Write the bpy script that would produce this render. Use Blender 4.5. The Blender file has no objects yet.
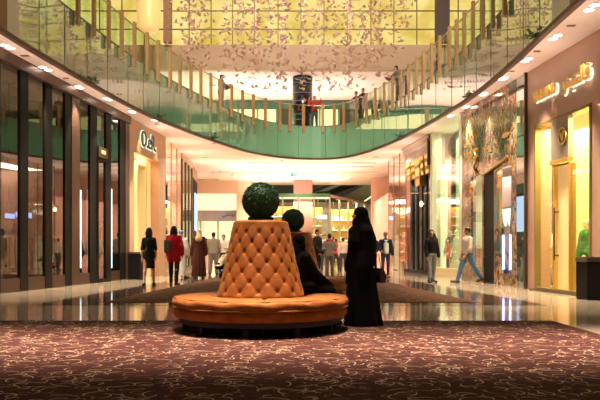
import bpy, bmesh, math, random
from mathutils import Vector, Matrix, Quaternion
SC = bpy.context.scene
COL = SC.collection
PI = math.pi
RNG = random.Random(7)
FL = 700.0; EYE = 1.05; HY = 250.0
H1 = 5.87      # ground floor ceiling
H2 = 7.58      # upper floor level
HT = H1-.004
H3 = 10.75     # upper floor ceiling

def P(px, py, Y):
    return Vector(((px-300)/FL*Y, Y, EYE+(HY-py)/FL*Y))

# ------------------------------------------------------------------ materials
MATS = {}
def nodes(name):
    m = bpy.data.materials.new(name); m.use_nodes = True
    nt = m.node_tree; nt.nodes.clear()
    out = nt.nodes.new('ShaderNodeOutputMaterial')
    return m, nt, out
def pm(name, col, rough=.5, metal=0., spec=.5, emit=None, es=0., var=0., scale=8., bump=0., coat=0., sheen=0., ior=1.5, stretch=(1,1,1)):
    if name in MATS: return MATS[name]
    m, nt, out = nodes(name)
    b = nt.nodes.new('ShaderNodeBsdfPrincipled')
    nt.links.new(b.outputs[0], out.inputs[0])
    b.inputs['Base Color'].default_value = (*col, 1)
    b.inputs['Roughness'].default_value = rough
    b.inputs['Metallic'].default_value = metal
    b.inputs['Specular IOR Level'].default_value = spec
    b.inputs['IOR'].default_value = ior
    b.inputs['Coat Weight'].default_value = coat
    b.inputs['Sheen Weight'].default_value = sheen
    if emit:
        b.inputs['Emission Color'].default_value = (*emit, 1)
        b.inputs['Emission Strength'].default_value = es
    tc = nt.nodes.new('ShaderNodeTexCoord')
    mp = nt.nodes.new('ShaderNodeMapping'); mp.inputs['Scale'].default_value = stretch
    n = nt.nodes.new('ShaderNodeTexNoise'); n.inputs['Scale'].default_value = scale; n.inputs['Detail'].default_value = 4
    nt.links.new(tc.outputs['Object'], mp.inputs[0]); nt.links.new(mp.outputs[0], n.inputs[0])
    v = max(var, .03)
    mx = nt.nodes.new('ShaderNodeMix'); mx.data_type = 'RGBA'
    mx.inputs[6].default_value = (*[max(0, c*(1-v)) for c in col], 1)
    mx.inputs[7].default_value = (*[min(1, c*(1+v)) for c in col], 1)
    nt.links.new(n.outputs[0], mx.inputs[0]); nt.links.new(mx.outputs[2], b.inputs['Base Color'])
    if bump:
        bp = nt.nodes.new('ShaderNodeBump'); bp.inputs['Strength'].default_value = bump; bp.inputs['Distance'].default_value = .02
        nt.links.new(n.outputs[0], bp.inputs['Height']); nt.links.new(bp.outputs[0], b.inputs['Normal'])
    MATS[name] = m
    return m
def em(name, col, s):
    if name in MATS: return MATS[name]
    m, nt, out = nodes(name)
    e = nt.nodes.new('ShaderNodeEmission'); e.inputs[0].default_value = (*col, 1); e.inputs[1].default_value = s
    nt.links.new(e.outputs[0], out.inputs[0]); MATS[name] = m
    return m
def glass(name, tint=(1,1,1), base=.06, ior=1.7, gl=(1,1,1)):
    if name in MATS: return MATS[name]
    m, nt, out = nodes(name)
    t = nt.nodes.new('ShaderNodeBsdfTransparent'); t.inputs[0].default_value = (*tint, 1)
    g = nt.nodes.new('ShaderNodeBsdfGlossy'); g.inputs['Roughness'].default_value = .01; g.inputs['Color'].default_value = (*gl, 1)
    f = nt.nodes.new('ShaderNodeFresnel'); f.inputs[0].default_value = ior
    a = nt.nodes.new('ShaderNodeMath'); a.operation = 'ADD'; a.inputs[1].default_value = base; a.use_clamp = True
    x = nt.nodes.new('ShaderNodeMixShader')
    ge = nt.nodes.new('ShaderNodeNewGeometry'); iv = nt.nodes.new('ShaderNodeMath'); iv.operation = 'SUBTRACT'; iv.inputs[0].default_value = 1; nt.links.new(ge.outputs['Backfacing'], iv.inputs[1])
    mu = nt.nodes.new('ShaderNodeMath'); mu.operation = 'MULTIPLY'; nt.links.new(a.outputs[0], mu.inputs[0]); nt.links.new(iv.outputs[0], mu.inputs[1])
    nt.links.new(f.outputs[0], a.inputs[0]); nt.links.new(mu.outputs[0], x.inputs[0])
    nt.links.new(t.outputs[0], x.inputs[1]); nt.links.new(g.outputs[0], x.inputs[2])
    nt.links.new(x.outputs[0], out.inputs[0]); MATS[name] = m
    return m
def glossmix(name, col, ior=2.4, base=0., rough=.02):
    """opaque back-painted glass: diffuse colour under a mirror-like surface"""
    if name in MATS: return MATS[name]
    m, nt, out = nodes(name)
    d = nt.nodes.new('ShaderNodeBsdfDiffuse'); d.inputs[0].default_value = (*col, 1)
    g = nt.nodes.new('ShaderNodeBsdfGlossy'); g.inputs['Roughness'].default_value = rough
    lw = nt.nodes.new('ShaderNodeLayerWeight'); lw.inputs[0].default_value = .5
    pw = nt.nodes.new('ShaderNodeMath'); pw.operation = 'POWER'; pw.inputs[1].default_value = 1.3; nt.links.new(lw.outputs['Facing'], pw.inputs[0])
    a = nt.nodes.new('ShaderNodeMath'); a.operation = 'MULTIPLY_ADD'; a.inputs[1].default_value = .85; a.inputs[2].default_value = .12+base; a.use_clamp = True
    x = nt.nodes.new('ShaderNodeMixShader')
    nt.links.new(pw.outputs[0], a.inputs[0]); nt.links.new(a.outputs[0], x.inputs[0])
    nt.links.new(d.outputs[0], x.inputs[1]); nt.links.new(g.outputs[0], x.inputs[2])
    nt.links.new(x.outputs[0], out.inputs[0]); MATS[name] = m
    return m

# ------------------------------------------------------------------ object helpers
def tag(o, label=None, cat=None, group=None, kind=None):
    if label: o['label'] = label
    if cat: o['category'] = cat
    if group: o['group'] = group
    if kind: o['kind'] = kind
    return o
def thing(name, label, cat, loc=(0,0,0), rz=0, group=None):
    o = bpy.data.objects.new(name, None); COL.objects.link(o)
    o.empty_display_size = .1
    o.location = loc; o.rotation_euler = (0,0,rz)
    return tag(o, label, cat, group)
def link(me, name, mat, parent=None, smooth=False):
    o = bpy.data.objects.new(name, me); COL.objects.link(o)
    if mat: me.materials.clear(); me.materials.append(mat)
    if parent: o.parent = parent
    if smooth: me.polygons.foreach_set('use_smooth', [True]*len(me.polygons))
    return o
def copy_tree(o, parent=None):
    c = o.copy(); COL.objects.link(c)
    if parent: c.parent = parent
    for ch in list(o.children): copy_tree(ch, c)
    return c

class MB:
    def __init__(s): s.bm = bmesh.new()
    def box(s, x0, x1, y0, y1, z0, z1, bev=0, M=None):
        c = Vector(((x0+x1)/2, (y0+y1)/2, (z0+z1)/2))
        r = bmesh.ops.create_cube(s.bm, size=1)
        vs = r['verts']
        for v in vs:
            v.co = Vector((v.co.x*abs(x1-x0), v.co.y*abs(y1-y0), v.co.z*abs(z1-z0))) + c
        if bev:
            es = list({e for v in vs for e in v.link_edges})
            rr = bmesh.ops.bevel(s.bm, geom=es, offset=bev, segments=2, affect='EDGES', profile=.6)
            vs = list({v for f in rr['faces'] for v in f.verts} | {v for v in vs if v.is_valid})
        if M is not None:
            for v in vs: v.co = M @ v.co
        return s
    def rings(s, rings, cap=True, closed=False):
        """rings: list of lists of Vector, same length"""
        R = [[s.bm.verts.new(p) for p in r] for r in rings]
        n = len(R[0]); m = len(R)
        for i in range(m if closed else m-1):
            a, b = R[i], R[(i+1) % m]
            for k in range(n):
                try: s.bm.faces.new((a[k], a[(k+1) % n], b[(k+1) % n], b[k]))
                except ValueError: pass
        if cap and not closed:
            s.bm.faces.new(list(reversed(R[0]))); s.bm.faces.new(R[-1])
        return s
    def lathe(s, prof, seg=32, c=(0,0,0), cap=True, sx=1, sy=1):
        c = Vector(c)
        return s.rings([[c+Vector((r*math.cos(2*PI*k/seg)*sx, r*math.sin(2*PI*k/seg)*sy, z)) for k in range(seg)] for r, z in prof], cap)
    def cap(s, a, b, ra, rb=None, seg=12, caps=4, flat=1.):
        """tapered capsule"""
        rb = ra if rb is None else rb
        a, b = Vector(a), Vector(b); d = b-a; L = d.length
        if L < 1e-6: d = Vector((0,0,1)); L = 1e-6
        d = d/L
        u = d.orthogonal().normalized()
        if flat != 1.:
            u = Vector((1,0,0)) - d*d.x
            u.normalize()
        w = d.cross(u)
        rr = []
        for i in range(caps):
            t = PI/2*(i+.35)/caps
            rr.append((a - d*ra*math.cos(t), ra*math.sin(t)))
        rr.append((a, ra)); rr.append((b, rb))
        for i in reversed(range(caps)):
            t = PI/2*(i+.35)/caps
            rr.append((b + d*rb*math.cos(t), rb*math.sin(t)))
        return s.rings([[p+(u*math.cos(2*PI*k/seg)+w*math.sin(2*PI*k/seg)*flat)*r for k in range(seg)] for p, r in rr])
    def cyl(s, a, b, ra, rb=None, seg=12):
        rb = ra if rb is None else rb
        a, b = Vector(a), Vector(b); d = (b-a).normalized()
        u = d.orthogonal().normalized(); w = d.cross(u)
        return s.rings([[p+(u*math.cos(2*PI*k/seg)+w*math.sin(2*PI*k/seg))*r for k in range(seg)] for p, r in ((a, ra), (b, rb))])
    def ell(s, c, r, seg=16, rg=10, M=None):
        c = Vector(c)
        rings = []
        for i in range(1, rg):
            t = PI*i/rg
            ring = []
            for k in range(seg):
                v = Vector((r[0]*math.sin(t)*math.cos(2*PI*k/seg), r[1]*math.sin(t)*math.sin(2*PI*k/seg), -r[2]*math.cos(t)))
                if M is not None: v = M @ v
                ring.append(c+v)
            rings.append(ring)
        return s.rings(rings)
    def tube(s, pts, r, seg=8):
        pts = [Vector(p) for p in pts]
        rings = []
        u = None
        for i, p in enumerate(pts):
            d = (pts[min(i+1, len(pts)-1)]-pts[max(i-1, 0)]).normalized()
            if u is None: u = d.orthogonal().normalized()
            else: u = (u - d*u.dot(d)).normalized()
            w = d.cross(u)
            rad = r[i] if isinstance(r, (list, tuple)) else r
            rings.append([p+(u*math.cos(2*PI*k/seg)+w*math.sin(2*PI*k/seg))*rad for k in range(seg)])
        return s.rings(rings)
    def quad(s, a, b, c, d):
        s.bm.faces.new([s.bm.verts.new(Vector(p)) for p in (a, b, c, d)]); return s
    def poly(s, pts):
        s.bm.faces.new([s.bm.verts.new(Vector(p)) for p in pts]); return s
    def prism(s, pts, off):
        """extrude polygon pts (3D, planar) by vector off"""
        off = Vector(off)
        a = [Vector(p) for p in pts]
        return s.rings([a, [p+off for p in a]])
    def mesh(s, name='m'):
        me = bpy.data.meshes.new(name)
        bmesh.ops.recalc_face_normals(s.bm, faces=s.bm.faces)
        s.bm.to_mesh(me); s.bm.free()
        return me
    def build(s, name, mat, parent=None, smooth=False):
        return link(s.mesh(name), name, mat, parent, smooth)
    def blob(s, voxel=.012, smooth=4):
        """fuse everything into one continuous skin, returns a mesh"""
        me = s.mesh('tmp')
        o = bpy.data.objects.new('tmp', me); COL.objects.link(o)
        r = o.modifiers.new('r', 'REMESH'); r.mode = 'VOXEL'; r.voxel_size = voxel; r.use_smooth_shade = True
        if smooth:
            k = o.modifiers.new('s', 'SMOOTH'); k.iterations = smooth; k.factor = .5
        dg = bpy.context.evaluated_depsgraph_get()
        out = bpy.data.meshes.new_from_object(o.evaluated_get(dg))
        bpy.data.objects.remove(o); bpy.data.meshes.remove(me)
        return out
def join_mesh(me, mb):
    """append an MB's geometry to a mesh"""
    bm = bmesh.new(); bm.from_mesh(me)
    t = mb.mesh('t'); bm.from_mesh(t); bpy.data.meshes.remove(t)
    bm.to_mesh(me); bm.free()
    me.polygons.foreach_set('use_smooth', [True]*len(me.polygons))
    return me

def text_mesh(body, box, y0, y1, bev=0.0):
    """text filling box=(x0,x1,z0,z1), standing in the xz plane between depths y0 < y1"""
    cu = bpy.data.curves.new('t', 'FONT'); cu.body = body; cu.size = 1; cu.extrude = .5; cu.bevel_depth = 0
    cu.offset = bev
    o = bpy.data.objects.new('t', cu); COL.objects.link(o)
    dg = bpy.context.evaluated_depsgraph_get()
    me = bpy.data.meshes.new_from_object(o.evaluated_get(dg))
    bpy.data.objects.remove(o)
    xs = [v.co.x for v in me.vertices]; ys = [v.co.y for v in me.vertices]
    if not xs: return me
    ax, bx, ay, by = min(xs), max(xs), min(ys), max(ys)
    x0, x1, z0, z1 = box
    for v in me.vertices:
        d = v.co.z+.5
        v.co = Vector((x0+(v.co.x-ax)/(bx-ax)*(x1-x0), y1+(y0-y1)*d, z0+(v.co.y-ay)/(by-ay)*(z1-z0)))
    return me

# ------------------------------------------------------------------ lights
def area(name, loc, size, power, col=(1,.85,.65), direction=(0,0,-1), spread=180):
    l = bpy.data.lights.new(name, 'AREA'); l.shape = 'RECTANGLE'; l.size, l.size_y = size
    l.energy = power; l.color = col; l.spread = math.radians(spread)
    o = bpy.data.objects.new(name, l); COL.objects.link(o); o.location = loc
    o.rotation_euler = Vector(direction).to_track_quat('-Z', 'Y').to_euler()
    return o
def spot(name, loc, target, power, angle=50, col=(1,.82,.6), blend=.6, r=.03):
    l = bpy.data.lights.new(name, 'SPOT'); l.energy = power; l.color = col; l.spot_size = math.radians(angle); l.spot_blend = blend
    l.shadow_soft_size = r
    o = bpy.data.objects.new(name, l); COL.objects.link(o); o.location = loc
    o.rotation_euler = (Vector(target)-Vector(loc)).to_track_quat('-Z', 'Y').to_euler()
    return o

# ------------------------------------------------------------------ camera & colour management
cam = bpy.data.cameras.new('camera'); co = bpy.data.objects.new('camera', cam); COL.objects.link(co)
cam.sensor_width = 36; cam.lens = 36*FL/600; cam.shift_y = 50/600
cam.clip_end = 300
co.location = (0, 0, EYE); co.rotation_euler = (PI/2, 0, 0)
SC.camera = co
SC.view_settings.view_transform = 'Standard'; SC.view_settings.look = 'None'
SC.view_settings.exposure = 0.0; SC.view_settings.gamma = 1
w = bpy.data.worlds.new('world'); SC.world = w; w.use_nodes = True
w.node_tree.nodes['Background'].inputs[0].default_value = (1, .8, .55, 1)
w.node_tree.nodes['Background'].inputs[1].default_value = .04

# ------------------------------------------------------------------ palette
M_stone   = pm('beige_stone', (.62,.38,.24), .45, var=.12, scale=2.5)
M_pinkst  = pm('rose_stone', (.55,.33,.25), .4, var=.1, scale=2)
M_ceil    = pm('ceiling_plaster', (.88,.74,.66), .8)
M_white   = pm('white_plaster', (.86,.8,.72), .7)
M_cream   = pm('cream_panel', (.85,.72,.42), .5)
M_bronze  = pm('bronze_metal', (.10,.055,.036), .38, metal=.5, var=.15)
M_black   = pm('black_lacquer', (.006,.0055,.005), .5, spec=.15)
M_matblk  = pm('matte_black', (.010,.010,.010), .7, spec=.12)
M_wood    = pm('fin_wood', (.42,.25,.10), .45, var=.3, scale=6, stretch=(8,8,.6))
M_gold    = pm('gold_leaf', (.85,.55,.16), .28, metal=.9, var=.3, scale=25)
M_steel   = pm('brushed_steel', (.6,.58,.55), .25, metal=1)
M_lamp    = em('lamp_white', (1,.88,.72), 14)
M_fascia  = glossmix('green_fascia_glass', (.21,.51,.32))
M_balglas = glass('balustrade_glass', (.80,.92,.82), .03, 1.6)
M_shop    = glass('shop_glass_dark', (.7,.7,.66), .10, 1.7, gl=(.85,.9,.85))
M_clear   = glass('shop_glass_clear', (.95,.97,.92), .03, 1.45)
M_green   = glass('shop_glass_green', (.75,.95,.82), .06, 1.6)
# ================================================================== THE SHELL
ctrl = [(-7.0,-3),(-7.0,4),(-6.85,10),(-6.57,15.3),(-6.35,17.8),(-5.82,22.5),(-5.2,25.9),(-4.0,30.2),(-2.5,34.3),(-.53,36.6),(1.75,36.8),(3.15,34.7),(4.33,30.3),(5.12,24.8),(5.41,21.9),(5.5,18.2),(5.42,14.6),(5.4,8),(5.4,3),(5.2,-3),(2.5,-7),(-3.5,-7)]
def catmull(c, k=10):
    n = len(c); out = []
    for i in range(n):
        p0, p1, p2, p3 = [Vector((*c[(i+j) % n], 0)) for j in (-1, 0, 1, 2)]
        for s in range(k):
            t = s/k
            out.append(.5*((2*p1)+(-p0+p2)*t+(2*p0-5*p1+4*p2-p3)*t*t+(-p0+3*p1-3*p2+p3)*t**3))
    return out
CUR = catmull(ctrl)
NC = len(CUR)
def outer(p, X=15., Y0=-12., Y1=51., c=Vector((-.5,18,0))):
    d = p-c
    s = 1e9
    if d.x > 1e-6: s = min(s, (X-c.x)/d.x)
    if d.x < -1e-6: s = min(s, (-X-c.x)/d.x)
    if d.y > 1e-6: s = min(s, (Y1-c.y)/d.y)
    if d.y < -1e-6: s = min(s, (Y0-c.y)/d.y)
    return c+d*s
def ringslab(z, name, mat, **k):
    mb = MB(); bm = mb.bm
    a = [bm.verts.new((p.x, p.y, z)) for p in CUR]
    b = []
    for p in CUR:
        q = outer(p, **k); b.append(bm.verts.new((q.x, q.y, z)))
    for i in range(NC):
        j = (i+1) % NC
        bm.faces.new((a[i], a[j], b[j], b[i]))
    me = mb.mesh()
    o = link(me, name, mat); tag(o, kind='structure'); return o
def curve_at(px):
    """crossing of the balcony edge with a sight line, walking the edge left to right"""
    r = (px-300)/FL
    i0, i1 = 20, 170
    for i in range(i0, i1):
        a, b = CUR[i], CUR[i+1]
        fa, fb = a.x-r*a.y, b.x-r*b.y
        if fa <= 0 < fb:
            t = fa/(fa-fb); p = a.lerp(b, t); d = (b-a).normalized()
            return p, Vector((-d.y, d.x, 0)).normalized()   # outward normal (away from the void)
    return None

# --- marble floor
def marble():
    m, nt, out = nodes('polished_marble')
    N = nt.nodes.new; Lk = nt.links.new
    b = N('ShaderNodeBsdfPrincipled'); Lk(b.outputs[0], out.inputs[0])
    tc = N('ShaderNodeTexCoord')
    br = N('ShaderNodeTexBrick'); br.offset = 0; br.inputs['Scale'].default_value = 1; br.inputs['Mortar Size'].default_value = .004
    br.inputs['Brick Width'].default_value = 1.2; br.inputs['Row Height'].default_value = 1.2
    br.inputs['Color1'].default_value = (.62,.52,.39,1); br.inputs['Color2'].default_value = (.56,.46,.34,1); br.inputs['Mortar'].default_value = (.15,.11,.08,1)
    Lk(tc.outputs['Object'], br.inputs[0])
    n = N('ShaderNodeTexNoise'); n.inputs['Scale'].default_value = 1.5; n.inputs['Detail'].default_value = 6; n.inputs['Distortion'].default_value = 1.5
    Lk(tc.outputs['Object'], n.inputs[0])
    mx = N('ShaderNodeMix'); mx.data_type = 'RGBA'; mx.blend_type = 'MULTIPLY'; mx.inputs[0].default_value = .35
    Lk(br.outputs[0], mx.inputs[6]); Lk(n.outputs[0], mx.inputs[7]); Lk(mx.outputs[2], b.inputs['Base Color'])
    b.inputs['Roughness'].default_value = .07; b.inputs['IOR'].default_value = 1.55
    n2 = N('ShaderNodeTexNoise'); n2.inputs['Scale'].default_value = .8
    Lk(tc.outputs['Object'], n2.inputs[0])
    bp = N('ShaderNodeBump'); bp.inputs['Strength'].default_value = .02; bp.inputs['Distance'].default_value = .05
    Lk(n2.outputs[0], bp.inputs['Height']); Lk(bp.outputs[0], b.inputs['Normal'])
    return m
mb = MB(); mb.box(-15, 15, -12, 66, -.3, 0); fl = mb.build('floor', marble()); tag(fl, kind='structure')
M_gran = pm('dark_granite', (.07,.045,.03), .08, var=.3, scale=20)
for i, q in enumerate([[(-5.1,13.3),(-4.0,13.3),(-3.15,28.5),(-4.1,28.5)], [(3.62,13.3),(4.7,13.3),(3.4,28.5),(2.45,28.5)],
                       [(-4.0,13.3),(3.62,13.3),(3.62,13.8),(-4.0,13.8)], [(5.7,9.5),(9,9.5),(9,10.7),(5.9,10.7)],
                       [(3.85,-2),(4.25,-2),(4.25,8.9),(3.85,8.9)]]):
    t = MB(); t.prism([(x, y, 0) for x, y in q], (0,0,.004)); tag(t.build('trim_%d' % (i+1), M_gran), kind='structure')

# --- ceilings & slabs
ringslab(H1, 'ceiling', M_ceil)
ringslab(H2, 'floor_upper', pm('upper_marble', (.6,.5,.4), .2), Y1=46)
mb = MB(); mb.box(-15, 15, 38, 46, H3, H3+.1); tag(mb.build('ceiling_upper', M_ceil), kind='structure')
mb = MB(); mb.box(-15, 15, 37.6, 38.0, H3-.02, H3+1.32); tag(mb.build('wall_beam', pm('tan_plaster', (.5,.36,.24), .7)), kind='structure')
mb = MB(); mb.box(-15, 15, -12, 38.5, 23, 23.2); tag(mb.build('ceiling_roof', pm('roof_tan', (.45,.35,.25), .8)), kind='structure')
M_side = pm('side_wall_warm', (.36,.25,.15), .6, var=.15, scale=.7)
for nm, x0, x1 in (('wall_left', -15.2, -15), ('wall_right', 15, 15.2)):
    mb = MB(); mb.box(x0, x1, -12, 66, 0, 23); tag(mb.build(nm, M_side), kind='structure')
mb = MB(); mb.box(-15, 15, -12.2, -12, 0, 23); tag(mb.build('wall_rear', M_side), kind='structure')
mb = MB(); mb.box(-15, 15, 65.8, 66, 0, 12); tag(mb.build('wall_back', pm('far_wall_olive', (.22,.24,.16), .6)), kind='structure')
mb = MB(); mb.box(-15, 15, 51.2, 66, 8.6, 8.8); tag(mb.build('ceiling_far', pm('far_ceiling', (.16,.17,.12), .7)), kind='structure')
mb = MB(); mb.box(-15, 15, 51.0, 51.25, H1-.01, 8.8); tag(mb.build('wall_drop', M_white), kind='structure')
# ceiling step and slots beyond the void
mb = MB(); mb.box(-5.5, 5.5, 43.2, 51, H1-.09, H1-.001); tag(mb.build('trim_6', M_ceil), kind='structure')
mb = MB(); mb.box(-3.0, 4.2, 38.6, 38.75, H1-.03, H1-.002); mb.box(-3.0, 4.2, 40.3, 40.45, H1-.03, H1-.002); tag(mb.build('trim_7', pm('slot_rose', (.55,.36,.33), .6)), kind='structure')

# --- gold backlit wall above the beam
def backlit():
    m, nt, out = nodes('backlit_onyx')
    N = nt.nodes.new; Lk = nt.links.new
    tc = N('ShaderNodeTexCoord')
    n = N('ShaderNodeTexNoise'); n.inputs['Scale'].default_value = .55; n.inputs['Detail'].default_value = 5; n.inputs['Distortion'].default_value = .6
    Lk(tc.outputs['Object'], n.inputs[0])
    r = N('ShaderNodeValToRGB'); r.color_ramp.elements[0].position = .3; r.color_ramp.elements[1].position = .7
    r.color_ramp.elements[0].color = (.66,.46,.06,1); r.color_ramp.elements[1].color = (1.0,.80,.30,1)
    Lk(n.outputs[0], r.inputs[0])
    e = N('ShaderNodeEmission'); e.inputs[1].default_value = 1.1
    Lk(r.outputs[0], e.inputs[0]); Lk(e.outputs[0], out.inputs[0])
    return m
M_onyx = backlit()
mb = MB(); mb.box(-15, 15, 38.1, 38.4, H3+1.32, 23); tag(mb.build('wall_onyx', M_onyx), kind='structure')
xs = [189,211,232.5,254.5,278,301,324,347.5,371,394,417,436]
xw = [(x-300)/FL*38 for x in xs]
st = (xw[-1]-xw[0])/11
allx = [xw[0]-st*k for k in range(1, 7)] + xw + [xw[-1]+st*k for k in range(1, 7)]
mb = MB()
for x in allx: mb.box(x-.025, x+.025, 38.02, 38.12, H3+1.32, 23)
z = H3+1.32; 
for k in range(11):
    zz = z+k*1.0-.02 + (0.0 if k else .03)
    mb.box(-15, 15, 38.04, 38.12, zz-.03, zz+.03)
tag(mb.build('trim_8', pm('onyx_grid', (.16,.10,.03), .5, metal=.3)), kind='structure')
# columns on the upper level
for nm, px, r, mat in (('column', 167, .2, pm('brown_column', (.28,.15,.07), .5)), ('column', 443, .36, pm('dark_column', (.06,.04,.03), .5))):
    mb = MB(); x = (px-300)/FL*37; mb.box(x-r, x+r, 37.0, 37.45, H3+1.32, 22.9); tag(mb.build(nm, mat), kind='structure')
mb = MB(); c = P(156, 0, 34); mb.lathe([(.38,11.62),(.52,11.85),(.57,12.5),(.57,16)], 40, (c.x-.36, 34, 0)); 
t = mb.build('drum_lampshade', pm('gold_shade', (.75,.5,.2), .4, emit=(1,.72,.25), es=.45), smooth=True); tag(t, 'large golden drum lampshade hanging above the upper balcony beside the gold panel wall', 'lampshade')
mb = MB(); mb.box(c.x-.38, c.x-.34, 33.98, 34.02, 16, 22.99); mb.build('rod', M_bronze, t)

# --- fascia of the balcony
def band(i0, i1, z0, z1, name, mat, off=0., th=.04):
    mb = MB(); rings = []
    for i in range(i0, i1+1):
        p = CUR[i % NC]; d = (CUR[(i+1) % NC]-CUR[(i-1) % NC]).normalized(); n = Vector((-d.y, d.x, 0))
        a = p+n*off; b = p+n*(off+th)
        rings.append([Vector((a.x,a.y,z0)), Vector((b.x,b.y,z0)), Vector((b.x,b.y,z1)), Vector((a.x,a.y,z1))])
    mb.rings(rings)
    return mb.build(name, mat)
def idx_for_y(y, left):
    best = None
    rng = range(20, 95) if left else range(105, 175)
    return min(rng, key=lambda i: abs(CUR[i].y-y))
# outward normal: the void lies to the right of the walking direction
iL = idx_for_y(16.15, True); iR = idx_for_y(14.9, False)
tag(band(iL, iR, H1+.02, H2-.02, 'trim_9', M_fascia), kind='structure')
tag(band(0, idx_for_y(15.7, True), H1+.02, H2-.02, 'trim_10', pm('walnut_panel', (.2,.09,.045), .4, var=.2)), kind='structure')
tag(band(idx_for_y(15.7, True), iL, H1+.02, H2-.02, 'trim_11', pm('pearl_panel', (.62,.6,.6), .3)), kind='structure')
iR2 = idx_for_y(14.2, False)
tag(band(iR, iR2, H1+.02, H2-.02, 'trim_12', MATS['pearl_panel']), kind='structure')
tag(band(iR2, NC, H1+.02, H2-.02, 'trim_13', MATS['walnut_panel']), kind='structure')
tag(band(0, NC, H1-.06, H1+.04, 'trim_14', pm('edge_brown', (.10,.045,.03), .5), off=-.07, th=.12), kind='structure')
# fascia joints
mb = MB(); i = iL
acc = 0
for i in range(iL, iR):
    acc += (CUR[i+1]-CUR[i]).length
    if acc > 1.25:
        acc = 0; p = CUR[i]; mb.box(p.x-.008, p.x+.008, p.y-.008, p.y+.008, H1+.03, H2-.03)
tag(mb.build('trim_15', pm('joint_dark', (.03,.09,.06), .6)), kind='structure')

# --- balustrade
bal = thing('balcony_balustrade', 'curved glass balustrade with upright wooden fins around the upper balcony', 'balustrade', (0,0,H2))
def wz(o, par):  # keep world coordinates under a moved parent
    o.matrix_parent_inverse = Matrix.Translation(par.location).inverted() if par.rotation_euler.z == 0 else (Matrix.Translation(par.location) @ Matrix.Rotation(par.rotation_euler.z, 4, 'Z')).inverted()
    return o
o = band(iL-25, iR+20, H2, H2+1.1, 'glass', M_balglas, off=.03, th=.012); o.parent = bal; wz(o, bal)
o = band(iL-25, iR+20, H2+1.1, H2+1.125, 'handrail', pm('rail_brass', (.5,.45,.3), .3, metal=.7), off=.01, th=.05); o.parent = bal; wz(o, bal)
o = band(iL-25, iR+20, H2-.03, H2+.03, 'base_rail', pm('rail_green', (.16,.22,.15), .4, metal=.3), off=.0, th=.08); o.parent = bal; wz(o, bal)
fins = [75,91,106,119,132,145,156,168,178,189,199,209,219,230,241,252,264,279,289,303,323,335,345,358,368,377,386,394.5,403,411,419,426,434,442,452,459,467,476,486,496,508]
for px in fins:
    r = curve_at(px)
    if not r: continue
    p, n = r
    q = p - n*.09
    mb = MB(); mb.box(-.03, .03, -.03, .03, 0, 1)
    ang = math.atan2(n.y, n.x)
    mb.bm.free(); mb = MB(); mb.box(-.045, .045, -.075, .075, -.35, 1.14, bev=.006)
    f = mb.build('wooden_fin', M_wood, bal)
    f.location = (q.x, q.y, 0); f.rotation_euler.z = ang

# --- little trailing plants on the ledge
M_leaf = pm('ledge_leaf', (.03,.12,.03), .5, var=.4)
pl = [(90,'above the dark bronze storefront'), (158,'above the beige stone shopfront'), (211,'where it starts to swing across'), (401,'above the black columned storefront'), (470,'above the mosaic storefront'), (538,'above the sand-coloured storefront with gold letters')]
for k, (px, txt) in enumerate(pl):
    p, n = curve_at(px); q = p-n*.1
    root = thing('trailing_plant', 'small green trailing plant on the balcony ledge '+txt, 'plant', (q.x, q.y, H1+.04), 0)
    rr = random.Random(k); mb = MB(); st_ = MB()
    for b in range(9):
        a = rr.uniform(0, 2*PI); L = rr.uniform(.1,.26)
        tip = Vector((math.cos(a)*L, math.sin(a)*L, rr.uniform(.03,.22)))
        st_.cyl((0,0,0), tip, .006, .003, 5)
        for s in range(6):
            c = tip*(.3+.14*s)+Vector([rr.uniform(-.03,.03) for _ in range(3)])
            mb.ell(c, (.05,.028,.012), 6, 4, Matrix.Rotation(rr.uniform(0,6.3), 3, 'Z') @ Matrix.Rotation(rr.uniform(-.8,.8), 3, 'X'))
    mb.build('foliage', M_leaf, root, True); st_.build('stem', pm('stem_green', (.05,.09,.02), .6), root)

# --- downlights in the soffit
def downlight(px, py, label, group):
    Y = FL*(H1-EYE)/(HY-py); x = (px-300)/FL*Y
    r = thing('ceiling_light', label, 'ceiling light', (x, Y, H1), 0, group)
    m = MB(); m.lathe([(.118,0),(.118,-.012),(.10,-.016),(.10,0)], 24, cap=False); m.build('frame', M_white, r)
    m = MB(); m.lathe([(.10,-.002),(.10,-.008)], 24); m.build('lens', M_lamp, r)
    return x, Y
LD = [(4.5,44.8),(10.5,47.6),(42.8,66.8),(48.5,69.6),(78,86),(80.5,87.6),(106,98.3),(109,99.6),(131,111),(133,112),(154,119.6),(156,120.4)]
RD = [(594.5,4.6),(588.5,9.6),(557.8,35),(552.8,38.4),(528.8,58.4),(525,61),(504.6,77.3),(502,79),(484.5,93.3),(482.3,94.6),(467,106),(465,107.2),(452,115),(450,116)]
sp = []
for i, q in enumerate(LD):
    x, y = downlight(*q, 'round white downlight in the narrow soffit over the dark bronze storefront', 'soffit downlights on the bronze storefront side')
    if i % 2: spot('soffit_spot', (x+.05, y, H1-.05), (x+.55, y, 0), 1700, 60, (1,.8,.58))
for i, q in enumerate(RD):
    x, y = downlight(*q, 'round white downlight in the narrow soffit over the gold-lettered and mosaic storefronts', 'soffit downlights on the gold-lettered storefront side')
    if i % 2: spot('soffit_spot', (x-.05, y, H1-.05), (x-.45, y, 0), 1700, 60, (1,.8,.58))
M_vent = pm('vent_brown', (.3,.16,.12), .6)
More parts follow.
